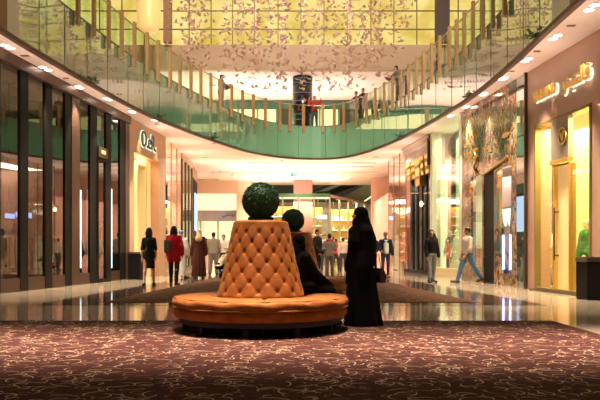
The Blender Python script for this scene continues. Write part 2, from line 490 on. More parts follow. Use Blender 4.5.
for px, py, w_, lab in [(25,55.5,.2,'slim dark vent in the pink soffit nearest the bronze storefront corner'), (66,78,.15,'slim dark vent between the second and third downlight pairs of the bronze side'),
                   (157,124,.16,'slim dark vent above the beige shopfront sign'), (205,157.5,.3,'slot vent in the pale ceiling past the beige shopfront'), (376,157,.3,'slot vent in the pale ceiling before the black columned storefront'),
                   (571,25.5,.18,'slim dark vent between the two nearest downlight pairs over the gold letters'), (537,51,.16,'slim dark vent between downlight pairs over the gold-lettered shop'), (512,71,.14,'tiny dark vent above the mosaic storefront')]:
    Y = FL*(H1-EYE)/(HY-py); x = (px-300)/FL*Y
    m = MB(); m.box(x-w_*.5, x+w_*.5, Y-.05, Y+.05, H1-.012, H1-.001); 
    for k in range(4): m.box(x-w_*.45, x+w_*.45, Y-.04+k*.022, Y-.03+k*.022, H1-.018, H1-.012)
    tag(m.build('ceiling_vent', M_vent), lab, 'vent')
for k, (px, py) in enumerate([(214,143),(282,160.5),(220,171),(232,173),(236,184),(279,173),(337,170),(318,176),(352,177.5),(330,181)]):
    Y = FL*(H1-EYE)/(HY-py); x = (px-300)/FL*Y
    if Y > 50 or (curve_at(px) and Y < curve_at(px)[0].y+.3): continue
    zz = H1-.09 if Y > 43.2 else H1
    m = MB(); m.lathe([(.07,0),(.07,-.03),(.04,-.05),(.01,-.06)], 16, (x, Y, zz)); tag(m.build('smoke_detector', pm('detector', (.5,.35,.3), .5), smooth=True), 'small round detector on the pale ceiling beyond the balcony', 'smoke detector', 'ceiling detectors beyond the balcony')

# --- carpets
def carpet_mat(name, base, dark):
    m, nt, out = nodes(name)
    N = nt.nodes.new; Lk = nt.links.new
    b = N('ShaderNodeBsdfPrincipled'); b.inputs['Roughness'].default_value = .95; b.inputs['Specular IOR Level'].default_value = .1; Lk(b.outputs[0], out.inputs[0])
    tc = N('ShaderNodeTexCoord')
    mp = N('ShaderNodeMapping'); mp.inputs['Scale'].default_value = (1,2.2,1); Lk(tc.outputs['Object'], mp.inputs[0])
    wv = N('ShaderNodeTexWave'); wv.wave_type = 'BANDS'; wv.bands_direction = 'Y'; wv.inputs['Scale'].default_value = 9; wv.inputs['Distortion'].default_value = 9; wv.inputs['Detail'].default_value = 3; wv.inputs['Detail Scale'].default_value = 1.6
    Lk(mp.outputs[0], wv.inputs[0])
    r = N('ShaderNodeValToRGB'); r.color_ramp.elements[0].color = (*dark,1); r.color_ramp.elements[1].color = (*base,1); r.color_ramp.elements[0].position = .25; r.color_ramp.elements[1].position = .8
    Lk(wv.outputs[0], r.inputs[0])
    n = N('ShaderNodeTexNoise'); n.inputs['Scale'].default_value = 180; Lk(tc.outputs['Object'], n.inputs[0])
    mx = N('ShaderNodeMix'); mx.data_type = 'RGBA'; mx.blend_type = 'MULTIPLY'; mx.inputs[0].default_value = .5
    Lk(r.outputs[0], mx.inputs[6]); Lk(n.outputs[0], mx.inputs[7]); Lk(mx.outputs[2], b.inputs['Base Color'])
    bp = N('ShaderNodeBump'); bp.inputs['Strength'].default_value = .6; bp.inputs['Distance'].default_value = .01; Lk(n.outputs[0], bp.inputs['Height']); Lk(bp.outputs[0], b.inputs['Normal'])
    return m
def strokes(poly_in, n, seed, z, L0, L1, w0):
    r = random.Random(seed); mb = MB()
    for _ in range(n):
        x, y = poly_in(r)
        a = r.choice([.3,.9,2.2,2.8])+r.uniform(-.35,.35); L = r.uniform(L0, L1); k = r.choice([-1,1])*r.uniform(1.5,5.5)/L*.35*2
        p = Vector((x,y,z)); A, B = [], []
        S = 7
        for s in range(S+1):
            t = s/S; wd = w0*math.sin(PI*(.12+.86*t))**.7
            d = Vector((math.cos(a), math.sin(a), 0)); nn = Vector((-d.y, d.x, 0))
            A.append(mb.bm.verts.new(p+nn*wd)); B.append(mb.bm.verts.new(p-nn*wd))
            p = p+d*L/S; a += k*L/S
        for s in range(S): mb.bm.faces.new((A[s], B[s], B[s+1], A[s+1]))
    return mb
# near carpet
ca = tag(MB().box(-5.4, 3.7, -4, 10.3, .0, .012).build('carpet', carpet_mat('maroon_pile', (.13,.046,.035), (.022,.009,.008))), 'large maroon patterned carpet under the nearer round sofa', 'carpet')
strokes(lambda r: (r.uniform(-5.2,3.5), r.uniform(3.6,10.2)), 2700, 3, .0135, .10, .25, .0062).build('woven_pattern', pm('stroke_cream', (.43,.30,.20), .95), ca)
strokes(lambda r: (r.uniform(-5.2,3.5), r.uniform(3.6,10.2)), 2200, 5, .0131, .08, .2, .008).build('woven_pattern', pm('stroke_rose', (.20,.085,.065), .95), ca)
# far carpet
pp = [(-3.9,13.9),(3.5,13.9),(2.45,28.4),(-3.1,28.4)]
mb = MB(); mb.prism([(x,y,0) for x,y in pp], (0,0,.012))
cb = tag(mb.build('carpet', carpet_mat('brown_pile', (.17,.085,.05), (.09,.04,.026))), 'brown patterned carpet running back under the second round sofa', 'carpet')
def inside(r):
    y = r.uniform(14.1,28.2); t = (y-13.9)/14.5
    return r.uniform(-3.7+.75*t, 3.2-1.0*t), y
strokes(inside, 4200, 9, .0135, .1, .24, .008).build('woven_pattern', pm('stroke_tan', (.30,.17,.1), .95), cb)
# ================================================================== SOFAS
def velvet():
    m, nt, out = nodes('orange_velvet')
    N = nt.nodes.new; Lk = nt.links.new
    b = N('ShaderNodeBsdfPrincipled'); b.inputs['Roughness'].default_value = .62; b.inputs['Sheen Weight'].default_value = .15
    b.inputs['Sheen Tint'].default_value = (1,.55,.25,1); b.inputs['Specular IOR Level'].default_value = .25
    tc = N('ShaderNodeTexCoord'); n = N('ShaderNodeTexNoise'); n.inputs['Scale'].default_value = 7; n.inputs['Detail'].default_value = 5
    Lk(tc.outputs['Object'], n.inputs[0])
    r = N('ShaderNodeValToRGB'); r.color_ramp.elements[0].color = (.21,.062,.008,1); r.color_ramp.elements[1].color = (.37,.118,.018,1); r.color_ramp.elements[0].position = .3; r.color_ramp.elements[1].position = .7
    Lk(n.outputs[0], r.inputs[0]); Lk(r.outputs[0], b.inputs['Base Color']); Lk(b.outputs[0], out.inputs[0])
    return m
M_velvet = velvet()
M_button = pm('button_velvet', (.25,.065,.012), .6)
M_plinth = pm('sofa_plinth', (.012,.01,.009), .5)
NB = 14; VR = .25; Z0, Z1 = .45, 1.385
def cone_r(z):
    t = max(0, min(1, (z-Z0)/(Z1-Z0)))
    return .548-.188*t + .02*(1-t)**3
def puff(u, v):
    a, b = u+v, u-v
    da = abs(a-round(a)); db = abs(b-round(b))
    f = lambda d: 1-math.exp(-(d/.20)**1.2)
    crease = min(f(da), f(db))
    hole = math.exp(-(math.hypot(da, db)/.15)**1.6)
    return .007*crease - .026*hole
def sofa(x, y, label, full, seed):
    s = thing('round_sofa', label, 'sofa', (x, y, .012), seed*.11)
    # backrest
    SEG, RG = 288, 120
    mb = MB(); rings = []
    for i in range(RG+1):
        z = Z0-.02+(Z1-Z0+.02)*i/RG
        t = (z-Z0)/(Z1-Z0)
        fade = min(1, max(0, (1-t)/.10)) * min(1, max(0, (t+.02)/.04))
        ring = []
        for k in range(SEG):
            th = 2*PI*k/SEG
            r = cone_r(z)+puff(th*NB/(2*PI), (z-Z0)/VR+.25)*fade
            ring.append(Vector((r*math.cos(th), r*math.sin(th), z)))
        rings.append(ring)
    rt = cone_r(Z1)
    for q in range(1, 9):
        a = PI/2*q/8
        rings.append([Vector(((rt-.07+.07*math.cos(a))*math.cos(2*PI*k/SEG), (rt-.07+.07*math.cos(a))*math.sin(2*PI*k/SEG), Z1+.035*math.sin(a))) for k in range(SEG)])
    for rr, zz in ((.25, Z1+.038), (.12, Z1+.036), (.02, Z1+.035)):
        rings.append([Vector((rr*math.cos(2*PI*k/SEG), rr*math.sin(2*PI*k/SEG), zz)) for k in range(SEG)])
    mb.rings(rings); back = mb.build('backrest', M_velvet, s, True)
    # buttons
    pts = []
    for row in range(-2, 12):
        v = row*.5; zc = Z0+(v-.25)*VR
        if zc < Z0+.04 or zc > Z1-.1: continue
        for k in range(NB):
            u = k+(.5 if row % 2 else 0)
            th = 2*PI*u/NB
            r = cone_r(zc)-.022
            pts.append((math.sin(th), th, r, zc))
    if full:
        pts.sort()
        proto = None
        rest = MB()
        for q, (sn, th, r, zc) in enumerate(pts):
            c = Vector((r*math.cos(th), r*math.sin(th), zc))
            if q < 100:
                if proto is None:
                    m = MB(); m.ell((0,0,0), (.011,.011,.011), 10, 6); proto = m.build('button', M_button, s, True); o = proto
                else:
                    o = proto.copy(); COL.objects.link(o); o.parent = s
                o.location = c
            else: rest.ell(c, (.011,.011,.011), 8, 5)
        if len(pts) > 100: tag(rest.build('buttons', M_button, s, True), kind='stuff')
    # seat: two stacked upholstered bands
    def torus_band(name, z0, z1, R, mat, tuft):
        mb = MB(); rings = []; SG = 256
        h = (z1-z0)/2; rad = h*.92
        prof = []
        for q in range(13):
            a = -PI/2+PI*q/12
            prof.append((R-rad+rad*abs(math.cos(a))**.65, (z0+z1)/2+h*math.sin(a)))
        if tuft:
            for rr, dz in ((R-.10,.008),(R-.16,.014),(R-.24,.018),(R-.32,.02),(R-.40,.018),(R-.48,.008),(R-.54,-.01),(R-.6,-.02)):
                prof.append((rr, z1+dz))
        for r, z in prof:
            ring = []
            for k in range(SG):
                th = 2*PI*k/SG; u = th*NB/(2*PI)+.25
                d = abs(u-round(u))
                cr = 0; 
                if tuft and z >= z1-.02: cr = .022*math.exp(-(d/.07)**2)*min(1,(R-r+.05)/.12)
                wob = .004*math.sin(th*7+seed)+.003*math.sin(th*13+z*40)
                ring.append(Vector(((r+wob)*math.cos(th), (r+wob)*math.sin(th), z-cr)))
            rings.append(ring)
        mb.rings(rings); return mb.build(name, mat, s, True)
    torus_band('seat', .315, .435, 1.15, M_velvet, True)
    torus_band('seat_rail', .185, .325, 1.135, M_velvet, False)
    mb = MB()
    mb.tube([(1.139*math.cos(2*PI*k/128), 1.139*math.sin(2*PI*k/128), .322) for k in range(129)], .011, 6)
    mb.tube([(1.115*math.cos(2*PI*k/128), 1.115*math.sin(2*PI*k/128), .433) for k in range(129)], .008, 6)
    mb.build('piping', M_velvet, s, True)
    mb = MB(); mb.lathe([(1.03,.105),(1.06,.12),(1.06,.19),(1.0,.19)], 96); mb.build('plinth', M_plinth, s)
    for k in range(10):
        th = 2*PI*(k+.3)/10
        mb = MB(); mb.box(-.035,.035,-.035,.035,0,.13, bev=.004)
        o = mb.build('leg', M_plinth, s); o.location = (.98*math.cos(th), .98*math.sin(th), 0); o.rotation_euler.z = th
    return s
sofa(-.515, 9.2, 'round orange velvet sofa, deep-buttoned, nearest the camera on the maroon carpet', True, 0)
sofa(-.12, 15.1, 'smaller-looking round orange sofa on the brown carpet, mostly hidden behind the nearer one', False, 1)

def topiary(x, y, z, r, label, seed):
    s = thing('topiary_ball', label, 'plant', (x, y, z))
    rr = random.Random(seed)
    mb = MB(); mb.lathe([(.16,0),(.17,.012),(.17,.05),(.14,.06)], 32); mb.build('base', M_plinth, s)
    mb = MB(); mb.ell((0,0,r+.02), (r*.93,)*3, 32, 20)
    for _ in range(5200):
        zc = rr.uniform(-1,1); th = rr.uniform(0,2*PI); q = math.sqrt(1-zc*zc)
        n = Vector((q*math.cos(th), q*math.sin(th), zc))
        c = Vector((0,0,r+.02))+n*r*rr.uniform(.92,1.0)
        u = Vector([rr.gauss(0,1) for _ in range(3)]).normalized(); u = (u+n*.6).normalized()
        w_ = u.cross(Vector([rr.gauss(0,1) for _ in range(3)])).normalized()
        L = r*.085; W = r*.032
        mb.bm.faces.new([mb.bm.verts.new(p) for p in (c-u*L*.4, c+w_*W, c+u*L*.7, c-w_*W)])
    mb.build('foliage', pm('box_leaf', (.028,.105,.035), .55, var=.5, scale=30), s)
topiary(-.515, 9.2, .012+Z1+.03, .245, 'large clipped green ball plant on top of the nearer orange sofa', 1)
topiary(-.15, 15.1, .012+Z1+.03, .245, 'smaller-looking clipped green ball plant on the farther orange sofa', 2)

# ================================================================== HANGING SCULPTURE
def bird_mesh(seed):
    r = random.Random(seed); mb = MB()
    mb.ell((0,0,0), (.05,.014,.014), 8, 6)
    up = r.uniform(.25,1.1)
    for s in (-1, 1):
        c, sn = math.cos(up), math.sin(up)
        def W(x, y, z=0): return Vector((x, s*y*c, y*sn+z))
        a = [W(.035,.005), W(.055,.06), W(.03,.125), W(-.005,.095), W(-.03,.06), W(-.03,.005)]
        t = Vector((0,0,.004)); 
        mb.prism(a, t)
    mb.prism([Vector((-.04,.008,0)), Vector((-.085,.03,.005)), Vector((-.075,0,.005)), Vector((-.085,-.03,.005)), Vector((-.04,-.008,0))], (0,0,.004))
    return mb.mesh('bird')
BM_ = [bird_mesh(k) for k in range(5)]
M_bird = pm('bird_rose_gold', (.54,.35,.26), .5, metal=.0)
for m in BM_: m.materials.append(M_bird)
rb = random.Random(42)
def bottom_px(px):
    # lowest pixel row of the flock over the width of the picture
    tab = [(160,10),(168,50),(185,58),(200,66),(215,76),(235,84),(255,88),(275,93),(290,86),(305,92),(320,92),(340,94),(352,90),(368,86),(380,78),(392,58),(402,44),(415,20),(430,6)]
    for (a, va), (b, vb) in zip(tab, tab[1:]):
        if a <= px <= b: return va+(vb-va)*(px-a)/(b-a)
    return 0
birds = []; strands = []
scol = [304,318,335,349,362,378,226,240,257,270,284,206,190]
for k in range(230):
    if rb.random() < .62:
        px = rb.choice(scol)+rb.gauss(0,2.0)
    else: px = rb.uniform(162,425)
    Y = rb.uniform(25.5,31.5)
    bp_ = bottom_px(px)-rb.random()**1.3*34
    zb = P(px, bp_, Y).z
    X = (px-300)/FL*Y
    strands.append((X, Y, zb))
    z = zb
    while z < 14.6:
        birds.append((X+rb.gauss(0,.10), Y+rb.gauss(0,.12), z))
        z += rb.uniform(.3,1.15)
    
# largest = nearest 300 that stand in the frame
inframe = [b for b in birds if (HY-(b[2]-EYE)/b[1]*FL) > -4]
inframe.sort(key=lambda b: b[1])
indiv = inframe[:300]; ids = set(indiv)
rest = [b for b in birds if b not in ids]
gname = 'metal birds of the hanging flock'
for b in indiv:
    o = bpy.data.objects.new('bird_figure', BM_[rb.randrange(5)]); COL.objects.link(o)
    o.location = b; o.rotation_euler = (rb.uniform(-.5,.5), rb.uniform(-.5,.5), rb.uniform(0,6.28))
    s_ = rb.uniform(1.0,1.45); o.scale = (s_,)*3
    tag(o, 'small rose-gold bird figure hanging in the flock over the hall', 'bird figure', gname)
bm = bmesh.new()
for b in rest:
    me = BM_[rb.randrange(5)]
    n0 = len(bm.verts)
    bm.from_mesh(me); bm.verts.ensure_lookup_table()
    s_ = rb.uniform(1.0,1.45)
    M = Matrix.Translation(b) @ Matrix.Rotation(rb.uniform(0,6.28),4,'Z') @ Matrix.Rotation(rb.uniform(-.5,.5),4,'X') @ Matrix.Scale(s_,4)
    for v in bm.verts[n0:]: v.co = M @ v.co
me = bpy.data.meshes.new('flock'); bm.to_mesh(me); bm.free()
tag(link(me, 'bird_flock', M_bird), 'remaining rose-gold bird figures deep in the hanging flock', 'bird figures', kind='stuff')
mb = MB()
for X, Y, zb in strands: mb.cyl((X,Y,zb), (X,Y,22.99), .0012, seg=4)
tag(mb.build('suspension_wire', pm('wire_grey', (.4,.35,.3), .4, metal=.5)), 'hair-thin wires from the roof holding the hanging birds', 'wires', kind='stuff')
print('birds', len(birds), len(inframe))
# ================================================================== PEOPLE
SKIN = pm('skin_warm', (.50,.27,.17), .55)
SKIN_D = pm('skin_deep', (.30,.15,.09), .55)
def cloth(name, c, rough=.8, **k): return pm('cloth_'+name, c, rough, spec=.12, var=.12, scale=14, bump=.15, **k)
def rotx(v, a):  # swing forward (towards -Y) by a
    c, s = math.cos(a), math.sin(a); return Vector((v.x, v.y*c+v.z*s, -v.y*s+v.z*c))
class Fig:
    """adult figure facing -Y in its own space; joints from a pose, then one skin and its clothes"""
    def __init__(s, H, legs=((8,4),(-10,14)), arms=((10,8,15),(-12,8,15)), lean=0, head=(0,0), female=False, hip=None, seat=None, abd=(3,3)):
        s.H = H; s.f = female
        D = math.radians
        sh = .086 if female else .102
        l = D(lean)
        s.spine = Vector((0, -math.sin(l), math.cos(l)))
        s.pel = Vector((0,0,.53*H))
        s.hips, s.knee, s.ank, s.toe = [], [], [], []
        for i, (a, kb) in enumerate(legs):
            sg = (-1, 1)[i]
            h = s.pel+Vector((sg*.052*H, 0, -.02*H)); 
            d = Vector((sg*math.sin(D(abd[i])), -math.sin(D(a)), -math.cos(D(a))))
            k = h+d.normalized()*.245*H
            d2 = Vector((sg*math.sin(D(abd[i]))*.6, -math.sin(D(a-kb)), -math.cos(D(a-kb))))
            an = k+d2.normalized()*.235*H
            fa = D(max(-35, min(25, (a-kb)*.6)))
            t = an+Vector((sg*.02*H, -math.cos(fa)*.11*H, -.032*H+math.sin(fa)*.06*H*(1 if a>0 else 1)))
            s.hips.append(h); s.knee.append(k); s.ank.append(an); s.toe.append(t)
        s.chest = s.pel+s.spine*.20*H
        s.neck = s.pel+s.spine*.295*H
        s.sh, s.elb, s.wri, s.hand = [], [], [], []
        for i, (p, ab, eb) in enumerate(arms):
            sg = (-1, 1)[i]
            q = s.pel+s.spine*.255*H+Vector((sg*sh*H, 0, 0))
            d = Vector((sg*math.sin(D(ab)), -math.sin(D(p+lean*.3))*math.cos(D(ab)), -math.cos(D(p+lean*.3))*math.cos(D(ab)))).normalized()
            e = q+d*.165*H
            inw = -sg*math.sin(D(eb))*.35
            pe = p+eb
            d2 = Vector((sg*math.sin(D(ab))*.6+inw, -math.sin(D(pe)), -math.cos(D(pe)))).normalized()
            wv = e+d2*.145*H
            s.sh.append(q); s.elb.append(e); s.wri.append(wv); s.hand.append(d2)
        lo = min([t.z-.02*H for t in s.toe]+[a.z-.052*H for a in s.ank])
        if seat is not None: lo = s.pel.z-seat-.06*H
        for L in (s.hips, s.knee, s.ank, s.toe, s.sh, s.elb, s.wri): 
            for v in L: v.z -= lo
        for v in (s.pel, s.chest, s.neck): v.z -= lo
        yaw, nod = D(head[0]), D(head[1])
        s.hm = Matrix.Rotation(yaw, 3, 'Z') @ Matrix.Rotation(nod, 3, 'X')
        s.hc = s.neck+s.spine*.035*H+s.hm @ Vector((0,-.008*H,.062*H))
        if lean > 30: s.hc = s.neck+Vector((0,-.07*H,.05*H))
    def face(s, v): return s.hc+s.hm @ (Vector(v)*s.H)
    def skin(s, mat, parent, voxel=.011):
        H = s.H; mb = MB(); sx = .9 if s.f else 1
        mb.ell(s.pel, (.085*H*(1.05 if s.f else 1), .062*H, .07*H)); mb.ell(s.pel+s.spine*.1*H, (.072*H*sx, .052*H, .09*H))
        mb.ell(s.chest, (.092*H*sx, .064*H, .105*H)); mb.cap(s.neck-s.spine*.03*H, s.neck+s.spine*.05*H, .036*H, .032*H)
        mb.cap(s.neck+s.spine*.03*H, s.hc-s.hm @ Vector((0,0,.03*H)), .032*H, .03*H)
        mb.ell(s.hc+s.hm @ Vector((0,.006*H,.012*H)), (.043*H,.053*H,.055*H), M=s.hm)
        mb.ell(s.face((0,-.014,-.022)), (.034*H,.037*H,.045*H), M=s.hm)
        mb.ell(s.face((0,-.052,-.006)), (.008*H,.010*H,.014*H), 8, 6, M=s.hm)       # nose
        mb.ell(s.face((0,-.045,-.034)), (.014*H,.007*H,.006*H), 8, 6, M=s.hm)      # lips
        mb.ell(s.face((0,-.044,.012)), (.03*H,.007*H,.005*H), 8, 6, M=s.hm)       # brow
        for sg in (-1, 1):
            mb.ell(s.face((sg*.042,.006,-.004)), (.006*H,.012*H,.018*H), 8, 6, M=s.hm)
        for i in (0, 1):
            mb.cap(s.neck-s.spine*.03*H, s.sh[i], .03*H, .03*H)
            mb.cap(s.sh[i], s.elb[i], .029*H*sx, .023*H*sx); mb.cap(s.elb[i], s.wri[i], .023*H*sx, .0155*H*sx)
            d = s.hand[i]; pc = s.wri[i]+d*.028*H
            mb.cap(s.wri[i], s.wri[i]+d*.05*H, .015*H, .019*H, flat=.7)
            mb.cap(s.hips[i], s.knee[i], .05*H, .034*H); mb.cap(s.knee[i], s.ank[i], .034*H, .021*H)
            mb.ell(s.knee[i].lerp(s.ank[i], .3)+Vector((0,.012*H,0)), (.028*H,.03*H,.06*H))
            mb.cap(s.ank[i]+Vector((0,.01*H,-.03*H)), s.toe[i], .022*H, .017*H)
        me = mb.blob(voxel, 3)
        f = MB()
        for i in (0, 1):
            sg = (-1,1)[i]; d = s.hand[i].normalized(); side = d.cross(Vector((1,0,0))).normalized() # across palm
            inw = Vector((-sg,0,0)); base = s.wri[i]+d*.052*H
            for q, L in enumerate((.038,.043,.040,.031)):
                o = side*(q-1.5)*.0105*H
                a = base+o-d*.012*H; b_ = base+o*1.1+d*L*.5*H; c = b_+d*L*.42*H+inw*.014*H; e = c+d*.012*H*.6+inw*.012*H
                f.tube([a, b_, c, e], [.0058*H,.0054*H,.0047*H,.0036*H], 7)
            t0 = s.wri[i]+d*.018*H-side*.012*H*1.0
            f.tube([t0, t0-side*.020*H+d*.018*H, t0-side*.024*H+d*.038*H+inw*.008*H], [.0075*H,.0066*H,.0048*H], 7)
        join_mesh(me, f)
        o = link(me, 'body', mat, parent, True)
        ey = pm('eye_dark', (.02,.012,.01), .2)
        for sg in (-1, 1):
            m = MB(); m.ell(s.face((sg*.017,-.0455,.002)), (.0065*H,.0035*H,.0042*H), 8, 6, M=s.hm); m.build('eye', ey, parent, True)
        return o
    def pants(s, mat, parent, loose=.010, flare=0., top=.02, z_end=None, name='trousers', voxel=.012):
        H = s.H; mb = MB()
        mb.ell(s.pel+s.spine*top*H*.4, ((.09+loose)*H, (.068+loose*.8)*H, .075*H)); mb.ell(s.pel+s.spine*top*H*1.5, ((.08+loose)*H, (.058+loose)*H, .04*H))
        for i in (0, 1):
            mb.cap(s.hips[i], s.knee[i], (.053+loose)*H, (.036+loose)*H)
            e = s.knee[i].lerp(s.ank[i], .97)
            mb.cap(s.knee[i], e, (.036+loose)*H, (.026+loose+flare)*H)
            c = s.knee[i].lerp(s.ank[i], .35)+Vector((0,.008*H,0)); mb.ell(c, ((.032+loose)*H,(.034+loose)*H,.06*H))
            for q in range(3):
                c = s.knee[i].lerp(s.ank[i], .72+.09*q); mb.ell(c, ((.031+loose+flare*.7)*H,(.031+loose+flare*.7)*H,.010*H))
        return link(mb.blob(voxel, 3), name, mat, parent, True)
    def top_(s, mat, parent, loose=.010, sleeve=1.0, hem=0., name='shirt', voxel=.012, open_=False, collar=True):
        H = s.H; mb = MB(); sx = .9 if s.f else 1
        p = s.pel
        rings = []
        prof = [(-hem-.01, .092, .07), (-hem+.02, .094, .072), (.05, .084, .066), (.10,.080,.063), (.16,.092,.07), (.22,.098,.074), (.262,.088,.062), (.288,.05,.045), (.305,.038,.038)]
        for t, rx, ry in prof:
            c = p+s.spine*t*H if t > -.02 else p+Vector((0,0,t*H))
            rx2, ry2 = (rx*sx+loose)*H, (ry+loose)*H
            ring = []
            for k in range(36):
                th = 2*PI*k/36
                fold = 1+.025*math.sin(5*th+t*30)
                ring.append(c+Vector((rx2*math.cos(th)*fold, ry2*math.sin(th)*fold, 0)))
            rings.append(ring)
        mb.rings(rings)
        for i in (0, 1):
            mb.cap(s.neck-s.spine*.045*H, s.sh[i], (.030+loose*.6)*H, (.030+loose*.8)*H)
            n = 1 if sleeve >= 1 else sleeve
            if sleeve > .5:
                mb.cap(s.sh[i], s.elb[i], (.033*sx+loose)*H, (.027*sx+loose)*H)
                e = s.elb[i].lerp(s.wri[i], (n-.5)*2*.96)
                mb.cap(s.elb[i], e, (.027*sx+loose)*H, (.022*sx+loose)*H)
                for q in range(3):
                    c = s.elb[i].lerp(e, -.2+.2*q); mb.ell(c, ((.03*sx+loose)*H,)*3, 10, 6)
            else:
                e = s.sh[i].lerp(s.elb[i], sleeve*2); mb.cap(s.sh[i], e, (.033*sx+loose)*H, (.031*sx+loose)*H)
        if collar:
            c = s.neck+s.spine*.012*H
            mb.tube([c+Vector((.040*H*math.cos(a), .040*H*math.sin(a), 0)) for a in [2*PI*k/16 for k in range(17)]], .010*H, 6)
        return link(mb.blob(voxel, 3), name, mat, parent, True)
    def front(s, mat, parent, w=.034, name='shirt_front', z0=-.03, z1=.27, off=.096):
        """the strip of shirt seen between the open sides of a jacket"""
        H = s.H; mb = MB(); r = []
        for q in range(9):
            t = z0+(z1-z0)*q/8
            c = s.pel+s.spine*t*H
            ww = w*(1 if q < 7 else .75)
            y = -(off-.014*math.sin(PI*q/8) - (.02 if q > 6 else 0))*H
            r.append([c+Vector((-ww*H, y+.012*H, 0)), c+Vector((0, y-.004*H, 0)), c+Vector((ww*H, y+.012*H, 0)), c+Vector((0, y+.03*H, 0))])
        mb.rings(r); return mb.build(name, mat, parent, True)
    def robe(s, mat, parent, hem=.02, wide=.135, depth=.11, folds=9, name='robe', sleeve=True, loose=.016, voxel=.012, amp=.06, seed=0, drag=0., waist=.105):
        """floor-length garment hanging from the shoulders"""
        H = s.H; mb = MB(); rr = random.Random(seed)
        ph = [rr.uniform(0, 6.28) for _ in range(4)]
        top = s.neck+s.spine*.012*H; rings = []
        N = 26
        za, zb = hem*H, top.z
        for q in range(N+1):
            z = za+(zb-za)*q/N; t = q/N
            # centre line follows the spine above the pelvis
            if z > s.pel.z: 
                k = (z-s.pel.z)/max(1e-3,(top.z-s.pel.z)); c = s.pel.lerp(top, k)
            else: c = Vector((s.pel.x, s.pel.y+drag*H*(1-z/s.pel.z), z))
            c = Vector((c.x, c.y, z))
            if t < .55: 
                u = t/.55; rx = wide+(waist-wide)*u; ry = depth+(waist*.78-depth)*u
            elif t < .88:
                u = (t-.55)/.33; rx = waist+(.104-waist)*u; ry = waist*.78+(.078-waist*.78)*u
            else:
                u = (t-.88)/.12; rx = .104+(.045-.104)*u**1.6; ry = .078+(.043-.078)*u**1.6
            ring = []
            fa = amp*max(0, 1-t*1.35)
            for k in range(72):
                th = 2*PI*k/72
                f = 1+fa*(math.sin(folds*th+ph[0]+.6*math.sin(t*4))+.5*math.sin((folds+4)*th+ph[1]))
                ring.append(c+Vector((rx*H*f*math.cos(th), ry*H*f*math.sin(th), 0)))
            rings.append(ring)
        mb.rings(rings)
        if sleeve:
            for i in (0, 1):
                mb.cap(s.neck-s.spine*.045*H, s.sh[i], (.032+loose*.6)*H, (.034+loose)*H)
                mb.cap(s.sh[i], s.elb[i], (.032+loose)*H, (.034+loose)*H); mb.cap(s.elb[i], s.elb[i].lerp(s.wri[i], .95), (.034+loose)*H, (.034+loose*1.4)*H)
        return link(mb.blob(voxel, 4), name, mat, parent, True)
    def skirt(s, mat, parent, z_end=.27, w0=.098, w1=.095, name='skirt', loose=.008):
        H = s.H; mb = MB(); rings = []
        for q in range(11):
            t = q/10; z = s.pel.z+.06*H-(s.pel.z+.06*H-z_end*H)*t
            mid = (s.knee[0]+s.knee[1])*.5; c = s.pel.lerp(mid, max(0,t*1.05-.1)); 
            rx = (w0+(w1-w0)*t+.01*math.sin(PI*min(1,t*1.6)))*H
            rings.append([Vector((c.x+rx*math.cos(2*PI*k/40)*(1+.02*math.sin(6*2*PI*k/40)*t), c.y+rx*.78*math.sin(2*PI*k/40), z)) for k in range(40)])
        mb.rings(rings); return link(mb.blob(.012, 3), name, mat, parent, True)
    def shoes(s, mat, parent, heel=0., boot=0.):
        H = s.H
        for i in (0, 1):
            mb = MB(); a = s.ank[i]; t = s.toe[i]; b = a+Vector((0,.018*H,-.028*H))
            mb.cap(b, t+Vector((0,-.008*H,-.002*H)), .028*H, .022*H); mb.cap(b+Vector((0,0,-.004*H)), b.lerp(t,.4), .03*H, .026*H)
            if boot: mb.cap(b, a+Vector((0,0,boot*H)), .031*H, .033*H)
            if heel: mb.cap(b+Vector((0,.006*H,0)), b+Vector((0,.008*H,-heel*H)), .014*H, .007*H)
            link(mb.blob(.009, 2), 'shoe', mat, parent, True)
    def hair(s, mat, parent, style='short'):
        H = s.H; mb = MB()
        mb.ell(s.face((0,.012,.022)), (.049*H,.055*H,.053*H), M=s.hm)
        if style == 'short':
            mb.ell(s.face((0,.028,-.004)), (.045*H,.036*H,.045*H), M=s.hm)
        if style in ('long', 'mid', 'blown'):
            n = {'long':8,'mid':5,'blown':7}[style]
            for q in range(n):
                t = q/(n-1)
                for sx_ in (-1, 0, 1):
                    dx = (.03*t if style != 'blown' else -.075*t)
                    mb.ell(s.face((sx_*(.026+.008*math.sin(q))+ (dx*sx_*.5 if style!='blown' else dx*-1), .022+.008*t, .0-.125*t*(1 if style!='mid' else .7))), (.028*H,.028*H-.004*H*t,.032*H), 10, 8)
            for sg in (-1, 1): mb.ell(s.face((sg*.043,0,-.01)), (.012*H,.022*H,.05*H), M=s.hm)
        me = mb.blob(.008, 2)
        o = link(me, 'hair', mat, parent, True)
        return o
    def scarf(s, mat, parent, back=True, name='headscarf', long=.0):
        """cloth round the head leaving the face open"""
        H = s.H; mb = MB()
        mb.ell(s.face((0,.014,.016)), (.055*H,.060*H,.062*H), M=s.hm)
        for sg in (-1, 1): mb.ell(s.face((sg*.036,-.004,-.03)), (.022*H,.034*H,.05*H), M=s.hm)
        mb.ell(s.face((0,-.010,-.072)), (.045*H,.045*H,.026*H), M=s.hm)
        mb.cap(s.neck+Vector((0,.0,.03*H)), s.neck-s.spine*.04*H, .052*H, .085*H)
        mb.ell(s.face((0,.03,-.03)), (.05*H,.04*H,.06*H), M=s.hm)
        if long: mb.cap(s.face((0,.04,-.02)), s.neck-s.spine*long*H+Vector((0,.05*H,0)), .045*H, .075*H)
        return link(mb.blob(.009, 3), name, mat, parent, True)
